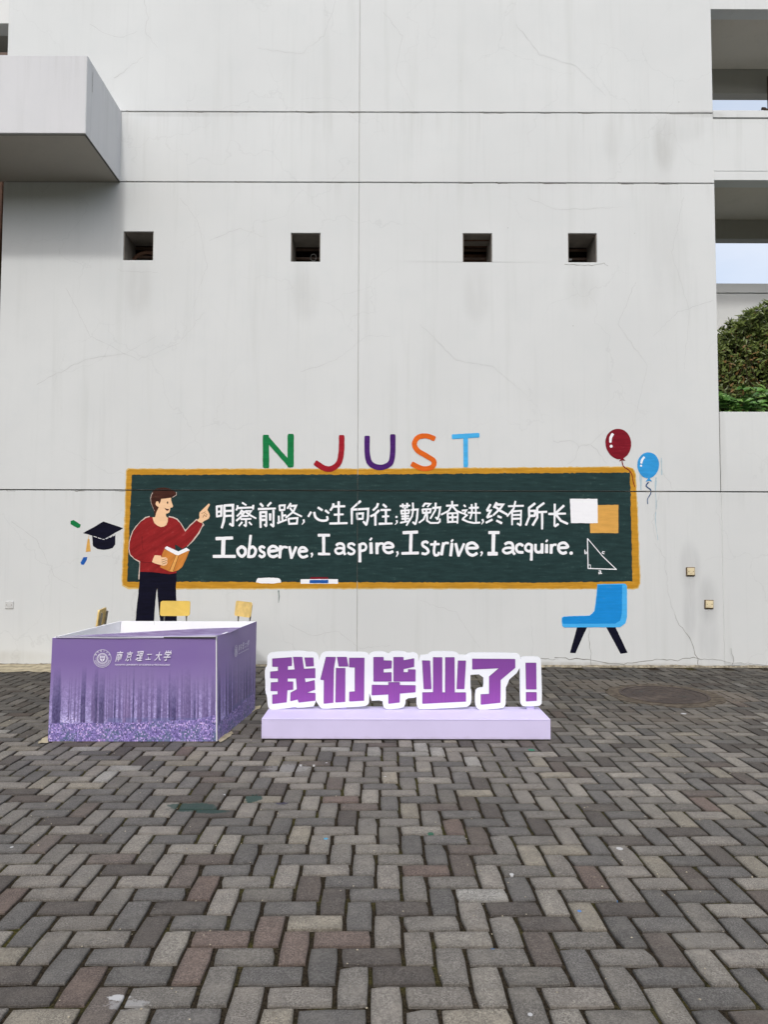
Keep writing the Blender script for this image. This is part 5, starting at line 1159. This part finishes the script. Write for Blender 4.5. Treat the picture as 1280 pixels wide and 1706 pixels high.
# ================================================================== YELLOW CHAIRS
M_YEL = simple('yellow_plywood', (226, 192, 92), .4, .45, .05, 6); M_WOODY = simple('pale_plywood', (240, 208, 132), .45, .4, .12, 14); M_STEEL = simple('grey_steel_tube', (150, 150, 146), .35, .5, .1, 5, .7)
def rounded_panel(w, h, t, r, seg=4):
    pts = []
    for (cx, cz, a0) in ((w / 2 - r, h / 2 - r, 0), (-w / 2 + r, h / 2 - r, 90), (-w / 2 + r, -h / 2 + r, 180), (w / 2 - r, -h / 2 + r, 270)):
        for k in range(seg + 1): a = math.radians(a0 + 90 * k / seg); pts.append((cx + r * math.cos(a), cz + r * math.sin(a)))
    return pts
def make_chair(loc, rz, label, mat):
    t = empty('school_chair', loc, label, 'chair', 'yellow chairs behind the purple box')
    def lo(name, V, Fc, mt):
        me = bpy.data.meshes.new(name); me.from_pydata(V, [], Fc); bm = bmesh.new(); bm.from_mesh(me); bmesh.ops.recalc_face_normals(bm, faces=bm.faces)
        bm.to_mesh(me); bm.free(); return link(name, me, mt, t)
    W_ = .35; pr = rounded_panel(W_, .175, .014, .025); n = len(pr); V = []
    for y in (-.007, .007):
        for (x, z) in pr: V.append((x, .17 + y + .10 * x * x * 4 * .5 + (z) * .12, .785 + z))
    lo('backrest', V, [tuple(range(n)), tuple(range(2 * n - 1, n - 1, -1))] + [(k, (k + 1) % n, n + (k + 1) % n, n + k) for k in range(n)], mat)
    pr = rounded_panel(.37, .36, .014, .04); V = []
    for z in (.435, .45):
        for (x, y) in pr: V.append((x, y - .02, z))
    n = len(pr); lo('seat', V, [tuple(range(n)), tuple(range(2 * n - 1, n - 1, -1))] + [(k, (k + 1) % n, n + (k + 1) % n, n + k) for k in range(n)], mat)
    for s_ in (-1, 1):
        bm = bmesh.new(); tube_bm(bm, [(s_ * .145, .25, .0), (s_ * .135, .17, .43), (s_ * .13, .19, .70), (s_ * .13, .21, .84)], .011, 8); me = bpy.data.meshes.new('rear_leg'); bm.to_mesh(me); bm.free(); link('rear_leg', me, M_STEEL, t)
        bm = bmesh.new(); tube_bm(bm, [(s_ * .16, -.19, .0), (s_ * .15, -.16, .425)], .011, 8); me = bpy.data.meshes.new('front_leg'); bm.to_mesh(me); bm.free(); link('front_leg', me, M_STEEL, t)
        bm = bmesh.new(); tube_bm(bm, [(s_ * .15, -.16, .425), (s_ * .135, .165, .42)], .010, 8); me = bpy.data.meshes.new('seat_rail'); bm.to_mesh(me); bm.free(); link('seat_rail', me, M_STEEL, t)
    bm = bmesh.new(); tube_bm(bm, [(-.155, -.17, .2), (.155, -.17, .2)], .008, 6); me = bpy.data.meshes.new('stretcher'); bm.to_mesh(me); bm.free(); link('stretcher', me, M_STEEL, t)
    t.rotation_euler = (0, 0, rz); return t
# the rear face of each backrest is turned towards the viewer (sitters look at the wall), so the tubes show below it
def chair_at(px, py_top, d, rz, label, mat):
    p = on_y(px, py_top, d); v = Vector((0, .185, 0)); v.rotate(Matrix.Rotation(rz, 3, 'Z').to_euler()); return make_chair((p.x - v.x, d - v.y, 0), rz, label, mat)
chair_at(292.3, 1001, 8.42, math.radians(1), 'yellow-backed chair facing the viewer behind the middle of the purple box', M_YEL)
chair_at(406.5, 1006, 8.35, math.radians(-48), 'pale yellow chair turned sideways behind the right end of the purple box', M_WOODY)
chair_at(170, 1017, 7.35, math.radians(-80), 'yellow chair seen edge-on behind the left end of the purple box', M_WOODY)

# ---- leaf litter and grit on the paving
V, Fc = [], []
bm = bmesh.new()
for _ in range(900):
    y = random.uniform(1.6, 9.0); x = random.uniform(-.75, .75) * y
    r = random.uniform(.0015, .005); z = .004 + r * .4; a = random.uniform(0, 6.3)
    vs_ = [bm.verts.new((x + r * random.uniform(.6, 1.2) * math.cos(a + k * 1.257), y + r * random.uniform(.6, 1.2) * math.sin(a + k * 1.257), z - r * .5)) for k in range(5)]; tp = bm.verts.new((x, y, z + r * .3))
    for k in range(5): bm.faces.new((vs_[k], vs_[(k + 1) % 5], tp))
o = from_bm('grit', bm, simple('pale_grit', (170, 160, 140), .9, .2, .4, 60)); tag(o, 'scattered pale grit and crumbs lying on the brick paving', 'debris', kind='stuff')
